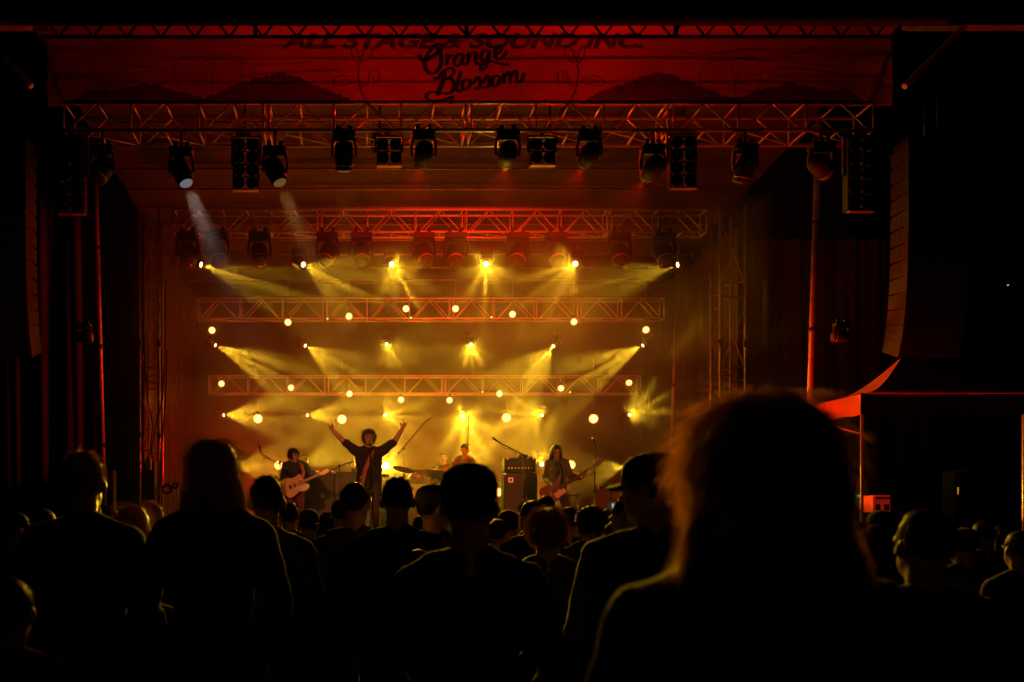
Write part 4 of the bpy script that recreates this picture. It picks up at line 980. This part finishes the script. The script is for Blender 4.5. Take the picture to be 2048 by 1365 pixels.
    # hair
    if hair != 'bald':
        hb = MB(); st_ = MB(); rnd = random.Random(hash(label) % 1000 if False else len(label) * 7 + int(h * 100))
        if hair in ('short', 'curlyshort'):
            k = .004 if hair == 'short' else .03
            hb.ell(H(0, .022, .038), ((.077 + k) * s, (.096 + k) * s, (.094 + k) * s), HR, 20, 12)
            cut = lambda p: True
            me = remesh(hb, 'hair', .012 * s, 1, (.004 if hair == 'short' else .012) * s, 30, keep=lambda p: not ((HR.transposed() @ (p - hc)).y < -.06 * s and (HR.transposed() @ (p - hc)).z < .055 * s) and (HR.transposed() @ (p - hc)).z > -.06 * s)
            ln = (.018, .03) if hair == 'short' else (.03, .06)
        else:
            L_ = {'bob': .17, 'long': .34, 'verylong': .46, 'curly': .36, 'updo': .0}[hair]; wd = {'bob': .1, 'long': .112, 'verylong': .175, 'curly': .135, 'updo': .1}[hair]
            vl = 1. if hair == 'verylong' else 1.; hb.ell(H(0, .02, .03), (.098 * s * vl, .115 * s * vl, .112 * s), HR, 22, 14)
            if hair == 'verylong':
                hb.ell(H(0, .03, .0), (.1 * s, .12 * s, .11 * s), HR, 22, 14)
                hb.limb([H(0, .05, -.02), H(0, .06, -.09), H(0, .075, -.15), H(0, .085, -.24), H(0, .09, -.46)], [(.1 * s, .06 * s), (.12 * s, .06 * s), (.138 * s, .055 * s), (.155 * s, .05 * s), (.13 * s, .03 * s)], 18, flat=(1, 0, 0))
            elif L_:
                for q in (-1, 1):
                    hb.limb([H(q * .05, .0, .03), H(q * .075, .01, -.08), H(q * wd * .78, .03, -.08 - L_ * .5), H(q * wd * .75, .045, -.06 - L_)], [.045 * s, .045 * s, .05 * s, .03 * s], 12)
                hb.limb([H(0, .05, .02), H(0, .07, -.1), H(0, .085, -.08 - L_ * .5), H(0, .09, -.07 - L_)], [(.08 * s, .05 * s), (.09 * s, .045 * s), (wd * s, .045 * s), (wd * .8 * s, .025 * s)], 14, flat=(1, 0, 0))
            me = remesh(hb, 'hair', .014 * s, 2, .008 * s, 14, keep=lambda p: (HR.transposed() @ (p - hc)).y > -.062 * s or (HR.transposed() @ (p - hc)).z > .07 * s)
            ln = (.05, .12) if hair != 'updo' else (.02, .05)
        ho = link('hair', me, M[hairm], t)
        # loose strands
        vs = me.vertices; ni = len(vs); wav = .5 if hair in ('curly', 'curlyshort') else .07 if hair == 'verylong' else .16
        if hair == 'verylong': ln = (.06, .13)
        if hair == 'curly': ln = (.06, .1)
        for k in range(strands):
            vv = vs[rnd.randrange(ni)]; p = vv.co.copy(); nn = vv.normal.copy(); loc_ = HR.transposed() @ (p - hc)
            dwn = Vector((0, 0, -1)) - nn * (-nn.z); dwn = dwn.normalized() if dwn.length > .05 else Vector((rnd.uniform(-1, 1), rnd.uniform(-1, 1), 0)).normalized()
            out = rnd.uniform(.1, .3) if hair in ('long', 'verylong', 'bob') else rnd.uniform(.35, 1.2)
            if hair == 'verylong': out *= .5
            if rnd.random() < .04 and hair != 'verylong': out += .4
            d = (dwn + nn * out).normalized(); l = rnd.uniform(*ln) * s; p = p + nn * rnd.uniform(-.003, {'verylong': .011, 'long': .008, 'curly': .015, 'updo': .012}.get(hair, .003)); pts = [p]; ph = rnd.uniform(0, 6)
            for j in range(1, 6):
                u = j / 5; d2 = (d + dwn * u * .8 + Vector((sin(ph + u * 7), cos(ph * 1.3 + u * 6), sin(ph * 2 + u * 5))) * wav).normalized(); pts.append(pts[-1] + d2 * l / 5)
            r_ = .0013 if low else .0007
            st_.tube(pts, [r_ * s * (1.2 - .18 * j) for j in range(6)], 3, False)
        if strands >= 150: st_.build('strands', M['hairlit' if hair == 'verylong' else hairm], ho, False, True)
    if cap:
        kind, capm = cap; cp = MB()
        cp.lathe(H(0, .012, .045), [(.1 * s, -.01), (.101 * s, .03 * s), (.092 * s, .062 * s), (.066 * s, .085 * s), (.03 * s, .096 * s), (.004, .099 * s)], HR @ Vector((0, -.05, 1)), 24)
        for q in cp.v: loc_ = HR.transposed() @ (q - hc); q += HR @ Vector((-loc_.x * .12, (loc_.y - .01 * s) * .1, 0))
        co = cp.build('cap', M[capm], t, True, True)
        bk = 1 if kind == 'back' else -1; br = MB(); n = 12; yaw = 0
        for i in range(n + 1):
            a = pi * i / n
            for q, rr in ((0, .0), (1, 1)):
                x = cos(a) * .078; y = bk * (.075 + sin(a) * (.03 + .065 * rr)); z = .04 - .012 * rr - .02 * abs(cos(a))
                br.v.append(H(x, y + .012, z)); br.v.append(H(x, y + .012, z - .004))
        for i in range(n): k = 4 * i; br.f += [(k, k + 4, k + 6, k + 2), (k + 1, k + 3, k + 7, k + 5), (k + 2, k + 6, k + 7, k + 3)]
        br.build('brim', M[capm], co, True, True)
        MB().ell(H(0, .012, .145), (.007 * s, .007 * s, .005 * s), n=8, m=5).build('button', M[capm], co, True, True)
    return t

# --- performers (they face the camera)
D_ = DECK + .001
def LZ(px, py, Z, c): return ((px - c) / F * Z, Zh(py, Z) - DECK)     # local x,z for a pixel when the figure stands at pixel column c
def perf_pose(Z, c, h, **kw):
    out = {}; s = h / 1.75
    for k, v in kw.items():
        if k[:2] in ('hd', 'pn', 'cu', 'th'): out[k] = v
        elif len(v) == 3 and v[2] is not None and isinstance(v[2], tuple): out[k] = v[2]
        else: x, z = LZ(v[0], v[1], Z, c); out[k] = (x / s, v[2] / s, z / s)
    return out
PG = 'band members on the stage'
ZS_ = 13.6; hs = 1.83
pose = perf_pose(ZS_, 738, hs, shR=(714, 903, 0), shL=(762, 903, 0), elR=(692, 887, .0), elL=(787, 886, .0), wrR=(668, 864, -.03), wrL=(805, 858, -.03),
                 neck=(738, 899, 0), head=(738, 879, -.02), chest=(738, 917, 0), hdR=(-.45, -.1, 1), hdL=(.42, -.1, 1), pnR=(.2, -1, 0), pnL=(-.2, -1, 0),
                 cuR=(0, 85, 85, 0), cuL=(0, 85, 85, 0), thR=1, thL=-1)
pose['pelvis'] = (0, 0, .97)
sing = person('singer in a dark shirt with both arms flung up making horn signs', P(738, 0, ZS_) * 0 + Vector((X(738, ZS_), ZS_, D_)), hs, 0, pose, 'curlyshort', 'hairg', 'cloth', 'cloth3', .008, 'rolled', 1.22,
       (-.12, 0), .1, group=PG, face=True, beard=True, strands=1200)
ZG = 15.5; hg = 1.68
pose = perf_pose(ZG, 590, hg, shR=(571, 931, 0), shL=(608, 930, 0), elR=(565, 958, .06), elL=(623, 952, -.05), wrR=(578, 973, -.2), wrL=(634, 953, -.24),
                 neck=(589, 926, 0), head=(588, 914, -.02), chest=(590, 942, 0), hdR=(.9, -.2, -.3), hdL=(.1, -.3, .9), pnR=(0, 1, 0), pnL=(0, -.8, .2), cuR=(45, 45, 50, 50), cuL=(70, 65, 60, 55), thR=-1, thL=1)
person('guitarist in a dark jacket with curly hair looking towards the singer', (X(590, ZG), ZG, D_), hg, 0, pose, 'curlyshort', 'hair', 'cloth', 'maroon', .009, 'long', 1.08,
       (0.05, 0), .75, group=PG, face=True, strands=900)
ZB = 15.3; hb_ = 1.74
pose = perf_pose(ZB, 1113, hb_, shR=(1096, 926, 0), shL=(1132, 926, 0), elR=(1090, 957, .06), elL=(1142, 955, -.0), wrR=(1103, 972, -.2), wrL=(1155, 957, -.27),
                 neck=(1113, 921, 0), head=(1111, 906, -.05), chest=(1113, 940, 0), hdR=(.9, -.2, -.35), hdL=(.2, -.2, .9), pnR=(0, 1, 0), pnL=(0, -.8, .2), cuR=(45, 45, 50, 50), cuL=(65, 60, 60, 50), thR=-1, thL=1)
pose['kneeR'] = (-.16, -.05, .5); pose['ankR'] = (-.2, .02, .09); pose['kneeL'] = (.18, -.08, .5); pose['ankL'] = (.28, .03, .09)
person('bassist with long hair hanging over his face and a worn brown jacket', (X(1113, ZB), ZB, D_), hb_, 0, pose, 'bob', 'hair', 'jacket', 'denim', .009, 'long', 1.0,
       (.3, 0), .05, group=PG, face=True, strands=700, jacket=True)
ZD = 18.6
pose = dict(kneeL=(.22, -.42, .55), kneeR=(-.22, -.42, .55), ankL=(.22, -.45, .1), ankR=(-.22, -.45, .1), hipL=(.09, 0, .56), hipR=(-.09, 0, .56), pelvis=(0, 0, .57), chest=(0, -.03, .9), neck=(0, -.03, 1.07),
            head=(0, -.06, 1.235), shL=(.18, -.02, 1.04), shR=(-.18, -.02, 1.04), elL=(.26, -.1, .8), elR=(-.27, -.1, .8), wrL=(.15, -.33, .85), wrR=(-.15, -.33, .82), hdL=(-.3, -1, .1), hdR=(.3, -1, .1), pnL=(0, 0, -1), pnR=(0, 0, -1), cuL=(70, 70, 70, 70), cuR=(70, 70, 70, 70))
zd = Zh(889, ZD) - 1.37
person('drummer seated behind the cymbals in a tan shirt with head bowed', (X(928, ZD), ZD, RZ + .002), 1.8, 0, pose, 'short', 'hair', 'jacket', 'denim', .011, 'short', 1.0, (.2, 0), -.4, group=PG, strands=300)
ds = thing('drum_stool', 'round drum stool under the drummer', 'stool', (X(928, ZD), ZD, RZ))
MB().lathe((X(928, ZD), ZD + .02, RZ + .42), [(.17, 0), (.18, .03), (.17, .07)]).build('seat', M['black'], ds, True)
for k in range(3): a = k * 2.09; MB().tube([(X(928, ZD), ZD, RZ + .42), (X(928, ZD) + .2 * cos(a), ZD + .2 * sin(a), RZ + .002)], .012, 6).build('leg', M['chrome'], ds, True)
person('faint musician far back in the haze above the cymbals', (X(886, 20.6), 20.6, D_), Zh(906, 20.6) - DECK, 0, None, 'short', 'hair', 'cloth', 'denim', .014, 'long', 1.0, group=PG, strands=0, low=True)

# --- guitars
def guitar(name, label, Z, body_c, neck_end, outline, sc_, bodym, neckm, boardm, pickg, yoff=-.0, flip=1, headlen=.16, headw=.04, pegs=6, strap_pts=None, strapm='strap'):
    a = P(*body_c, Z); b = P(*neck_end, Z - .08); t = thing(name, label, 'guitar', a)
    U = (b - a).normalized(); N = Vector((0, -1, 0)); N = (N - U * N.dot(U)).normalized(); W = N.cross(U)
    if W.z < 0: W = -W
    L = (b - a).length
    def rnd_(pts):
        n = len(pts); out = []
        for i in range(n):
            a_, b_, c_, d_ = (Vector(pts[(i + k) % n]) for k in (-1, 0, 1, 2))
            for u in (0, .25, .5, .75): out.append(tuple(.5 * (2 * b_ + (c_ - a_) * u + (2 * a_ - 5 * b_ + 4 * c_ - d_) * u * u + (3 * b_ - a_ - 3 * c_ + d_) * u ** 3)))
        return out
    outline = rnd_(outline); pickg = rnd_(pickg)
    def body(pts, th, off): return MB().prism([(p[0] * sc_, p[1] * sc_) for p in pts], th, a + N * off, U, W)
    body(outline, .045, 0).build('body', M[bodym], t)
    MB().prism([(p[0] * sc_, p[1] * sc_) for p in pickg], .004, a + N * .026, U, W).build('pickguard', M['white' if bodym == 'cream' else 'cream'], t)
    s0 = .12 * sc_ / .5 * .5
    nk = MB().prism([(s0, -.028), (L, -.021), (L, .021), (s0, .028)], .022, a + N * .03, U, W).build('neck', M[neckm], t)
    MB().prism([(s0, -.027), (L, -.02), (L, .02), (s0, .027)], .005, a + N * .0445, U, W).build('fingerboard', M[boardm], nk)
    fr = MB()
    for i in range(1, 20): x = L - (L - s0) * (1 - .5 ** (i / 12)) * 1.45; (fr.prism([(x - .0012, -.024), (x + .0012, -.024), (x + .0012, .024), (x - .0012, .024)], .003, a + N * .049, U, W) if x > s0 else None)
    fr.build('frets', M['chrome'], nk)
    hd = MB().prism([(L - .005, -.022), (L + headlen * .3, -headw), (L + headlen, -headw * .55), (L + headlen * 1.05, .01), (L + headlen * .8, headw), (L + headlen * .15, headw * .7), (L - .005, .022)], .016, a + N * .026, U, W).build('headstock', M[neckm], t)
    for i in range(pegs): q = a + U * (L + .03 + i * (headlen - .04) / pegs) + W * (headw * 1.15) + N * .026; MB().ell(q, (.009, .006, .012), n=8, m=5).build('tuning_peg', M['chrome'], hd, True)
    for x, w_ in ((-.02, .02), (.09, .018)): MB().prism([(x - .012, -.04), (x + .012, -.04), (x + .012, .04), (x - .012, .04)], .012, a + N * .03, U, W).build('pickup', M['black'], t)
    MB().prism([(-.13, -.035), (-.08, -.035), (-.08, .035), (-.13, .035)], .01, a + N * .03, U, W).build('bridge', M['chrome'], t)
    st_ = MB()
    for i in range(6 if pegs == 6 else 4): o = (i - (2.5 if pegs == 6 else 1.5)) * .0085; st_.tube([a + U * -.1 + W * o + N * .04, a + U * L + W * o * .8 + N * .053], .0009, 4)
    st_.build('strings', M['chrome'], t)
    if strap_pts:
        s2 = MB(); s2.tube([P(x, y, z) for x, y, z in strap_pts], [(.028, .003)] * len(strap_pts), 8, flat=(1, 0, .2)); s2.build('strap', M[strapm], t, True)
    return t
tele = [(-.43, .0), (-.42, .2), (-.33, .3), (-.18, .31), (-.05, .25), (.08, .24), (.2, .27), (.26, .25), (.26, .12), (.28, .05), (.28, -.06), (.36, -.1), (.38, -.2), (.3, -.28), (.15, -.29), (.0, -.24), (-.15, -.3), (-.32, -.31), (-.42, -.2)]
guitar('electric_guitar', 'cream single-cutaway electric guitar with a light maple neck held by the guitarist', 15.25, (592, 970), (642, 948), tele, .56, 'cream', 'maple', 'maple',
       [(-.02, -.05), (.26, -.06), (.34, -.12), (.3, -.24), (.12, -.25), (-.05, -.14)], strap_pts=[(604, 962, 15.2), (607, 945, 15.28), (603, 930, 15.33), (598, 924, 15.45)])
bassb = [(-.5, .02), (-.5, .2), (-.4, .3), (-.2, .3), (-.02, .22), (.12, .24), (.34, .33), (.4, .3), (.3, .2), (.22, .08), (.22, -.06), (.3, -.2), (.28, -.28), (.18, -.27), (.02, -.22), (-.15, -.3), (-.34, -.31), (-.46, -.2)]
guitar('bass_guitar', 'dark brown bass guitar with a long dark neck held by the bassist', 15.05, (1112, 981), (1186, 933), bassb, .55, 'bassred', 'bassred', 'black',
       [(-.1, -.05), (.2, -.06), (.26, -.2), (.1, -.22), (-.1, -.24)], headlen=.2, headw=.05, pegs=4, strap_pts=[(1128, 966, 14.98), (1131, 945, 15.05), (1127, 930, 15.12), (1122, 922, 15.3)], strapm='cloth4')
sgs = thing('guitar_strap', 'orange patterned strap slanting across the chest of the singer', 'strap', P(735, 940, 13.4))
MB().tube([P(x, y, z) for x, y, z in ((746, 899, 13.52), (744, 906, 13.43), (738, 922, 13.4), (731, 940, 13.38), (727, 956, 13.38), (722, 985, 13.4))], [(.035, .003)] * 6, 8, flat=(1, 0, .2)).build('strap_band', M['strap'], sgs, True)
MB().ell(P(722, 955, 13.36), (.025, .012, .035)).build('buckle', M['chrome'], sgs, True)

# --- crowd (they face the stage, so rz = pi)
def crowd(label, px, top, Z, **kw):
    extra = kw.pop('extra', .035 if kw.get('cap') or kw.get('hair') != 'short' else .025); h = Zh(top, Z) - extra
    return person(label, (X(px, Z), Z, 0), h, pi + kw.pop('turn', 0), kw.pop('pose', None), **kw)
folded = dict(wrL=(.06, -.26, 1.08), wrR=(-.06, -.26, 1.05), elL=(.245, -.02, 1.12), elR=(-.245, -.02, 1.12), hdL=(-1, 0, 0), hdR=(1, 0, 0))
pockets = dict(elL=(.255, .04, 1.15), elR=(-.255, .04, 1.15), wrL=(.2, -.03, .95), wrR=(-.2, -.03, .95))
phone_up = dict(elR=(-.24, -.2, 1.25), wrR=(-.1, -.38, 1.46), hdR=(0, -.2, 1), pnR=(1, 0, 0), cuR=(50, 50, 50, 50))
both_up = dict(elR=(-.22, -.22, 1.3), wrR=(-.1, -.4, 1.52), elL=(.22, -.22, 1.3), wrL=(.1, -.4, 1.52), hdR=(.1, -.2, 1), hdL=(-.1, -.2, 1), pnR=(1, 0, 0), pnL=(-1, 0, 0), cuR=(50, 50, 50, 50), cuL=(50, 50, 50, 50))
arm_up = dict(elR=(-.3, -.15, 1.5), wrR=(-.26, -.2, 1.78), hdR=(0, -.1, 1), pnR=(0, -1, 0))
n_ = dict(hands=True)
crowd('very tall man with ruffled short hair standing at the left edge of the stage view', 167, 900, 3.5, hair='short', hairm='hairb', strands=2200, build=1.1, pose=pockets, headyaw=-.1)
crowd('woman with straight shoulder-length hair and dark top left of the guitarist', 426, 872, 3.45, hair='long', hairm='hairb', shirt='cloth3', strands=2600, pose=pockets, build=.98)
crowd('man with cropped hair and prominent ears just left of the guitarist', 534, 949, 4.1, hair='short', strands=900, shirt='cloth4', pose=folded, build=.92)
crowd('close-cropped man below the raised arm of the singer', 712, 963, 4.9, hair='short', strands=600, build=1.0, headyaw=-.4, shirt='cloth')
crowd('broad man with cropped head directly before the drum kit, shoulders rim lit', 795, 951, 4.4, hair='short', strands=600, build=1.12, shirt='cloth2', pose=folded)
crowd('man turned left in a cap whose peak points at the drums', 872, 966, 4.6, hair='short', strands=300, cap=('front', 'cloth4'), headyaw=-1.15, headtilt=(0, 0), build=1.0)
crowd('big man in a dark close-fitting cap in the centre foreground', 938, 920, 2.55, hair='short', strands=900, cap=('back', 'cloth'), build=.98, shirt='cloth', pose=pockets)
crowd('person with fuzzy rim-lit hair gathered behind, standing below the bass cabinet', 1093, 1012, 4.2, hair='updo', hairm='hairb', strands=3200, build=.85, shirt='cloth3')
crowd('man in a short-peaked cap partly hidden by the huge blurred head', 1302, 900, 3.0, hair='short', strands=500, cap=('front', 'cloth4'), headyaw=.8, build=1.15, shirt='cloth4', pose=folded)
crowd('huge blurred head and shoulders of a woman with long wavy hair nearest the camera', 1512, 778, 1.36, hair='verylong', hairm='hairb', strands=15000, build=1.15, shirt='cloth3', vox=.01, pose=pockets)
crowd('woman with very curly long hair behind the shoulder of the tall left man', 265, 1007, 4.4, hair='curly', hairm='hairb', strands=2400, build=.85)
crowd('small long-haired figure glimpsed beside the slatted rack', 300, 1003, 6.6, hair='long', hairm='hairb', strands=900, build=.85, headyaw=.6)
crowd('short-haired small head directly below the guitarist legs', 577, 1003, 7.3, hair='short', strands=300, low=True, headyaw=.3)
crowd('small head in a pale-rimmed cap right of the guitarist legs', 618, 1016, 6.8, hair='short', strands=200, cap=('back', 'cloth4'), low=True)
crowd('small dark head peeping out left of the close-cropped man', 681, 998, 7.2, hair='short', strands=250, low=True)
crowd('child-sized head low between the capped man and the big centre man', 868, 1052, 5.4, hair='short', strands=250, low=True, build=.85)
crowd('small head in a pointed cap right of the big centre man', 1017, 1018, 7.0, hair='short', strands=200, cap=('back', 'cloth3'), low=True)
crowd('dark head with glasses arm left of the fuzzy rim-lit hair', 1062, 999, 6.0, hair='short', strands=300, low=True, headyaw=.5)
crowd('small round head behind the fuzzy rim-lit hair', 1091, 990, 7.4, hair='short', strands=200, low=True)
crowd('short-haired person holding up a bright phone beneath the bassist', 1137, 1012, 6.8, hair='short', strands=250, low=True, pose=phone_up)
crowd('person with tousled hair between the two phones', 1180, 1013, 6.2, hair='curlyshort', strands=600, low=True, headyaw=.3)
crowd('person holding a phone sideways right of the tall straight stand', 1217, 1015, 6.3, hair='short', strands=200, low=True, pose=both_up)
crowd('slim head close against the cap of the half-hidden man', 1252, 988, 5.2, hair='short', strands=300, low=True, build=.85, headyaw=.8)
crowd('person with a light rim on wavy hair just right of the huge blurred head', 1752, 1042, 3.3, hair='bob', hairm='hair', strands=1500, build=.95)
crowd('person in a low hat before the glowing red box', 1762, 1018, 6.0, hair='short', strands=200, low=True, cap=('back', 'cloth'))
crowd('large dark short-haired figure at the right standing before the road case', 1850, 1012, 2.5, hair='short', hairm='hair', strands=900, build=1.15, shirt='cloth', pose=folded)
crowd('barely lit person in front of the road case', 1966, 1040, 6.4, hair='short', strands=200, low=True)
crowd('barely lit person at the far right edge', 2040, 1058, 4.6, hair='short', strands=300, low=True)
crowd('barely visible person at the far left with a red glint on the cheek', 36, 1022, 5.6, hair='short', strands=200, low=True, headyaw=-.9)
crowd('dim person raising one arm near the left edge', 88, 1015, 5.0, hair='short', strands=200, low=True, pose=arm_up)
crowd('shadowy person low in the bottom left corner', 20, 1150, 2.4, hair='short', strands=300, build=1.15)
crowd('dark-shirted person behind the long-haired woman, mostly hidden', 470, 1030, 6.2, hair='short', strands=100, low=True)
crowd('little head low beside the slatted rack', 218, 1010, 6.0, hair='short', strands=200, low=True)
X_ = [('small head low between the two nearest left figures', 322, 1024, 7.2), ('round head just left of the capped man with the peak', 842, 1030, 7.6), ('small head right behind the shoulder of the close-cropped man', 655, 1022, 7.8),
      ('head between the big centre man and the pointed cap', 998, 1036, 6.3), ('low head right of the person with tousled hair', 1199, 1034, 7.4), ('low head below the sideways phone', 1232, 1036, 5.6),
      ('head below the knees of the bassist', 1118, 1024, 8.2), ('low head left of the tall left man', 118, 1034, 6.4), ('low head at the far left near the curly woman', 232, 1030, 7.4), ('low dark head left of the red box', 1712, 1040, 6.2),
      ('dark head right of the large short-haired figure', 1925, 1052, 5.2), ('far head right of the road case', 2010, 1044, 7.0), ('low head right of the long-haired woman', 508, 1040, 6.8), ('shadowy broad back in the gap left of centre', 612, 1085, 4.3),
      ('shadowy broad back in the gap before the big centre man', 838, 1092, 3.9), ('shadowy broad back in the gap at centre left', 300, 1110, 3.6), ('shadowy back in the gap right of the fuzzy hair', 1190, 1100, 3.8)]
for k, (lab, x, y, z) in enumerate(X_):
    crowd(lab, x, y, z, hair=('short', 'short', 'bob')[k % 3], strands=260, low=z > 5, build=(.95, 1.1, 1.0)[k % 3] * (1.15 if z < 5 else 1), headyaw=(k * 37 % 11 - 5) * .12, shirt=('cloth', 'cloth2', 'cloth4', 'cloth3')[k % 4], cap=('back', 'cloth3') if k % 6 == 4 else None)
# phones held up in the crowd
M['scr'] = bpy.data.materials.new('phone_picture'); M['scr'].use_nodes = True
nt = M['scr'].node_tree; b = nt.nodes['Principled BSDF']; tc = nt.nodes.new('ShaderNodeTexCoord'); vo = nt.nodes.new('ShaderNodeTexVoronoi'); vo.inputs['Scale'].default_value = 55
cr = nt.nodes.new('ShaderNodeValToRGB'); e = cr.color_ramp.elements; e[0].color = (.9, .85, .8, 1); e[0].position = .12; e[1].color = (.02, .01, .02, 1); e[1].position = .75
q = cr.color_ramp.elements.new(.42); q.color = (.6, .06, .04, 1)
nt.links.new(tc.outputs['Object'], vo.inputs['Vector']); nt.links.new(vo.outputs['Distance'], cr.inputs[0]); nt.links.new(cr.outputs[0], b.inputs['Emission Color']); b.inputs['Emission Strength'].default_value = .7
b.inputs['Base Color'].default_value = (.02, .02, .02, 1); M['scr'].cycles.emission_sampling = 'NONE'
M['scr2'] = emis('dark_phone_picture', (.05, .035, .02), .5); M['scr3'] = emis('phone_bright_patch', (.75, .8, .75), .6)
def phone(label, x0, y0, x1, y1, Z, tilt, sm):
    a = P(x0, y1, Z); b = P(x1, y0, Z); c = (a + b) / 2; t = thing('mobile_phone', label, 'phone', c, 0, 'phones held up to film the band')
    t.rotation_euler = (0, tilt, 0); w_, h_ = (b.x - a.x) / 2, (b.z - a.z) / 2
    MB().bbox((-w_, -.001, -h_), (w_, .008, h_), .003).build('phone_body', M['black'], t, False, True)
    s = MB().box((-w_ * .9, -.004, -h_ * .92), (w_ * .9, -.0015, h_ * .92)).build('screen', M[sm], t, False, True)
    if sm == 'scr2':
        for x in (-.15, .45): MB().ell((w_ * x, -.004, -h_ * .05), (w_ * .16, .001, h_ * .6), n=8, m=6).build('screen_patch', M['scr3'], s, False, True)
phone('small upright phone showing a bright red and white picture', 1150, 1021, 1163, 1045, 6.35, .15, 'scr')
phone('wider sideways phone with a dark screen and two pale patches', 1213, 1003, 1243, 1019, 5.9, -.03, 'scr2')

# tiny status lamps clipped to the rear trusses, and one far lamp beyond the field
M['pin'] = emis('yellow_pin_lamp', (.7, .75, .05), 1.2)
for x, y, Z, lab in ((655, 638, 20.0, 'first tiny yellow pin lamp from the left under the middle truss'), (822, 636, 20.0, 'second tiny yellow pin lamp from the left under the middle truss'), (983, 635, 20.0, 'third tiny yellow pin lamp from the left under the middle truss'),
                     (1148, 634, 20.0, 'rightmost tiny yellow pin lamp under the middle truss'), (965, 784, 21.6, 'left tiny yellow pin lamp under the lowest truss'), (1140, 785, 21.6, 'right tiny yellow pin lamp under the lowest truss')):
    c = P(x, y, Z); t = thing('pin_lamp', lab, 'pin lamp', c, 0, 'tiny pin lamps on the rear trusses')
    MB().ell(c, (.028, .02, .028), n=10, m=6).build('lens', M['pin'], t, True)
    MB().tube([c + Vector((0, .02, 0)), c + Vector((0, .05, .03))], .03, 8).build('housing', M['black'], t, True)
c = P(2016, 571, 70); t = thing('distant_lamp', 'tiny white lamp on a mast far away in the dark at the right', 'lamp', (c.x, c.y, 0))
MB().tube([(c.x, c.y, 0), (c.x, c.y, c.z)], .06, 8).build('mast', M['black'], t, True)
MB().ell(c, (.07, .07, .05), n=10, m=6).build('lens', emis('far_white_lamp', (.7, .8, .8), .9), t, True)

# ------------------------------------------------------------------ haze on the stage
m = bpy.data.materials.new('haze'); m.use_nodes = True; nt = m.node_tree; nt.nodes.clear()
out = nt.nodes.new('ShaderNodeOutputMaterial'); v = nt.nodes.new('ShaderNodeVolumePrincipled')
v.inputs['Color'].default_value = (.92, .9, .88, 1); v.inputs['Density'].default_value = .0045; v.inputs['Anisotropy'].default_value = .25
nt.links.new(v.outputs[0], out.inputs['Volume'])
hz = MB().box((SX - 6.05, 12.74, DECK + .012), (SX + 6.05, 23.3, 7.55)).build('haze', m)
tag(hz, 'smoky haze filling the stage and showing the light beams', None, kind='stuff')
def smoke(name, label, dens, a, b):
    m2 = m.copy(); m2.name = name; nt = m2.node_tree; v = nt.nodes['Principled Volume']
    tc = nt.nodes.new('ShaderNodeTexCoord'); n = nt.nodes.new('ShaderNodeTexNoise'); n.inputs['Scale'].default_value = .42; n.inputs['Detail'].default_value = 2.5; n.inputs['Distortion'].default_value = .6
    r_ = nt.nodes.new('ShaderNodeMapRange'); r_.inputs[1].default_value = .36; r_.inputs[2].default_value = .66; r_.inputs[3].default_value = dens * .25; r_.inputs[4].default_value = dens * 1.9
    nt.links.new(tc.outputs['Object'], n.inputs['Vector']); nt.links.new(n.outputs['Fac'], r_.inputs[0]); nt.links.new(r_.outputs[0], v.inputs['Density'])
    tag(MB().box(a, b).build(name, m2), label, None, kind='stuff')
smoke('stage_smoke', 'dense smoke hanging among the lamps at the back of the stage', .075, (SX - 5.9, 18.85, DECK + .03), (SX + 5.9, 23.2, 7.0))
smoke('upper_smoke', 'thin smoke drifting just below the second truss', .05, (SX - 5.8, 15.4, 4.9), (SX + 5.8, 18.8, 7.45))

bpy.data.scenes.remove(TS)
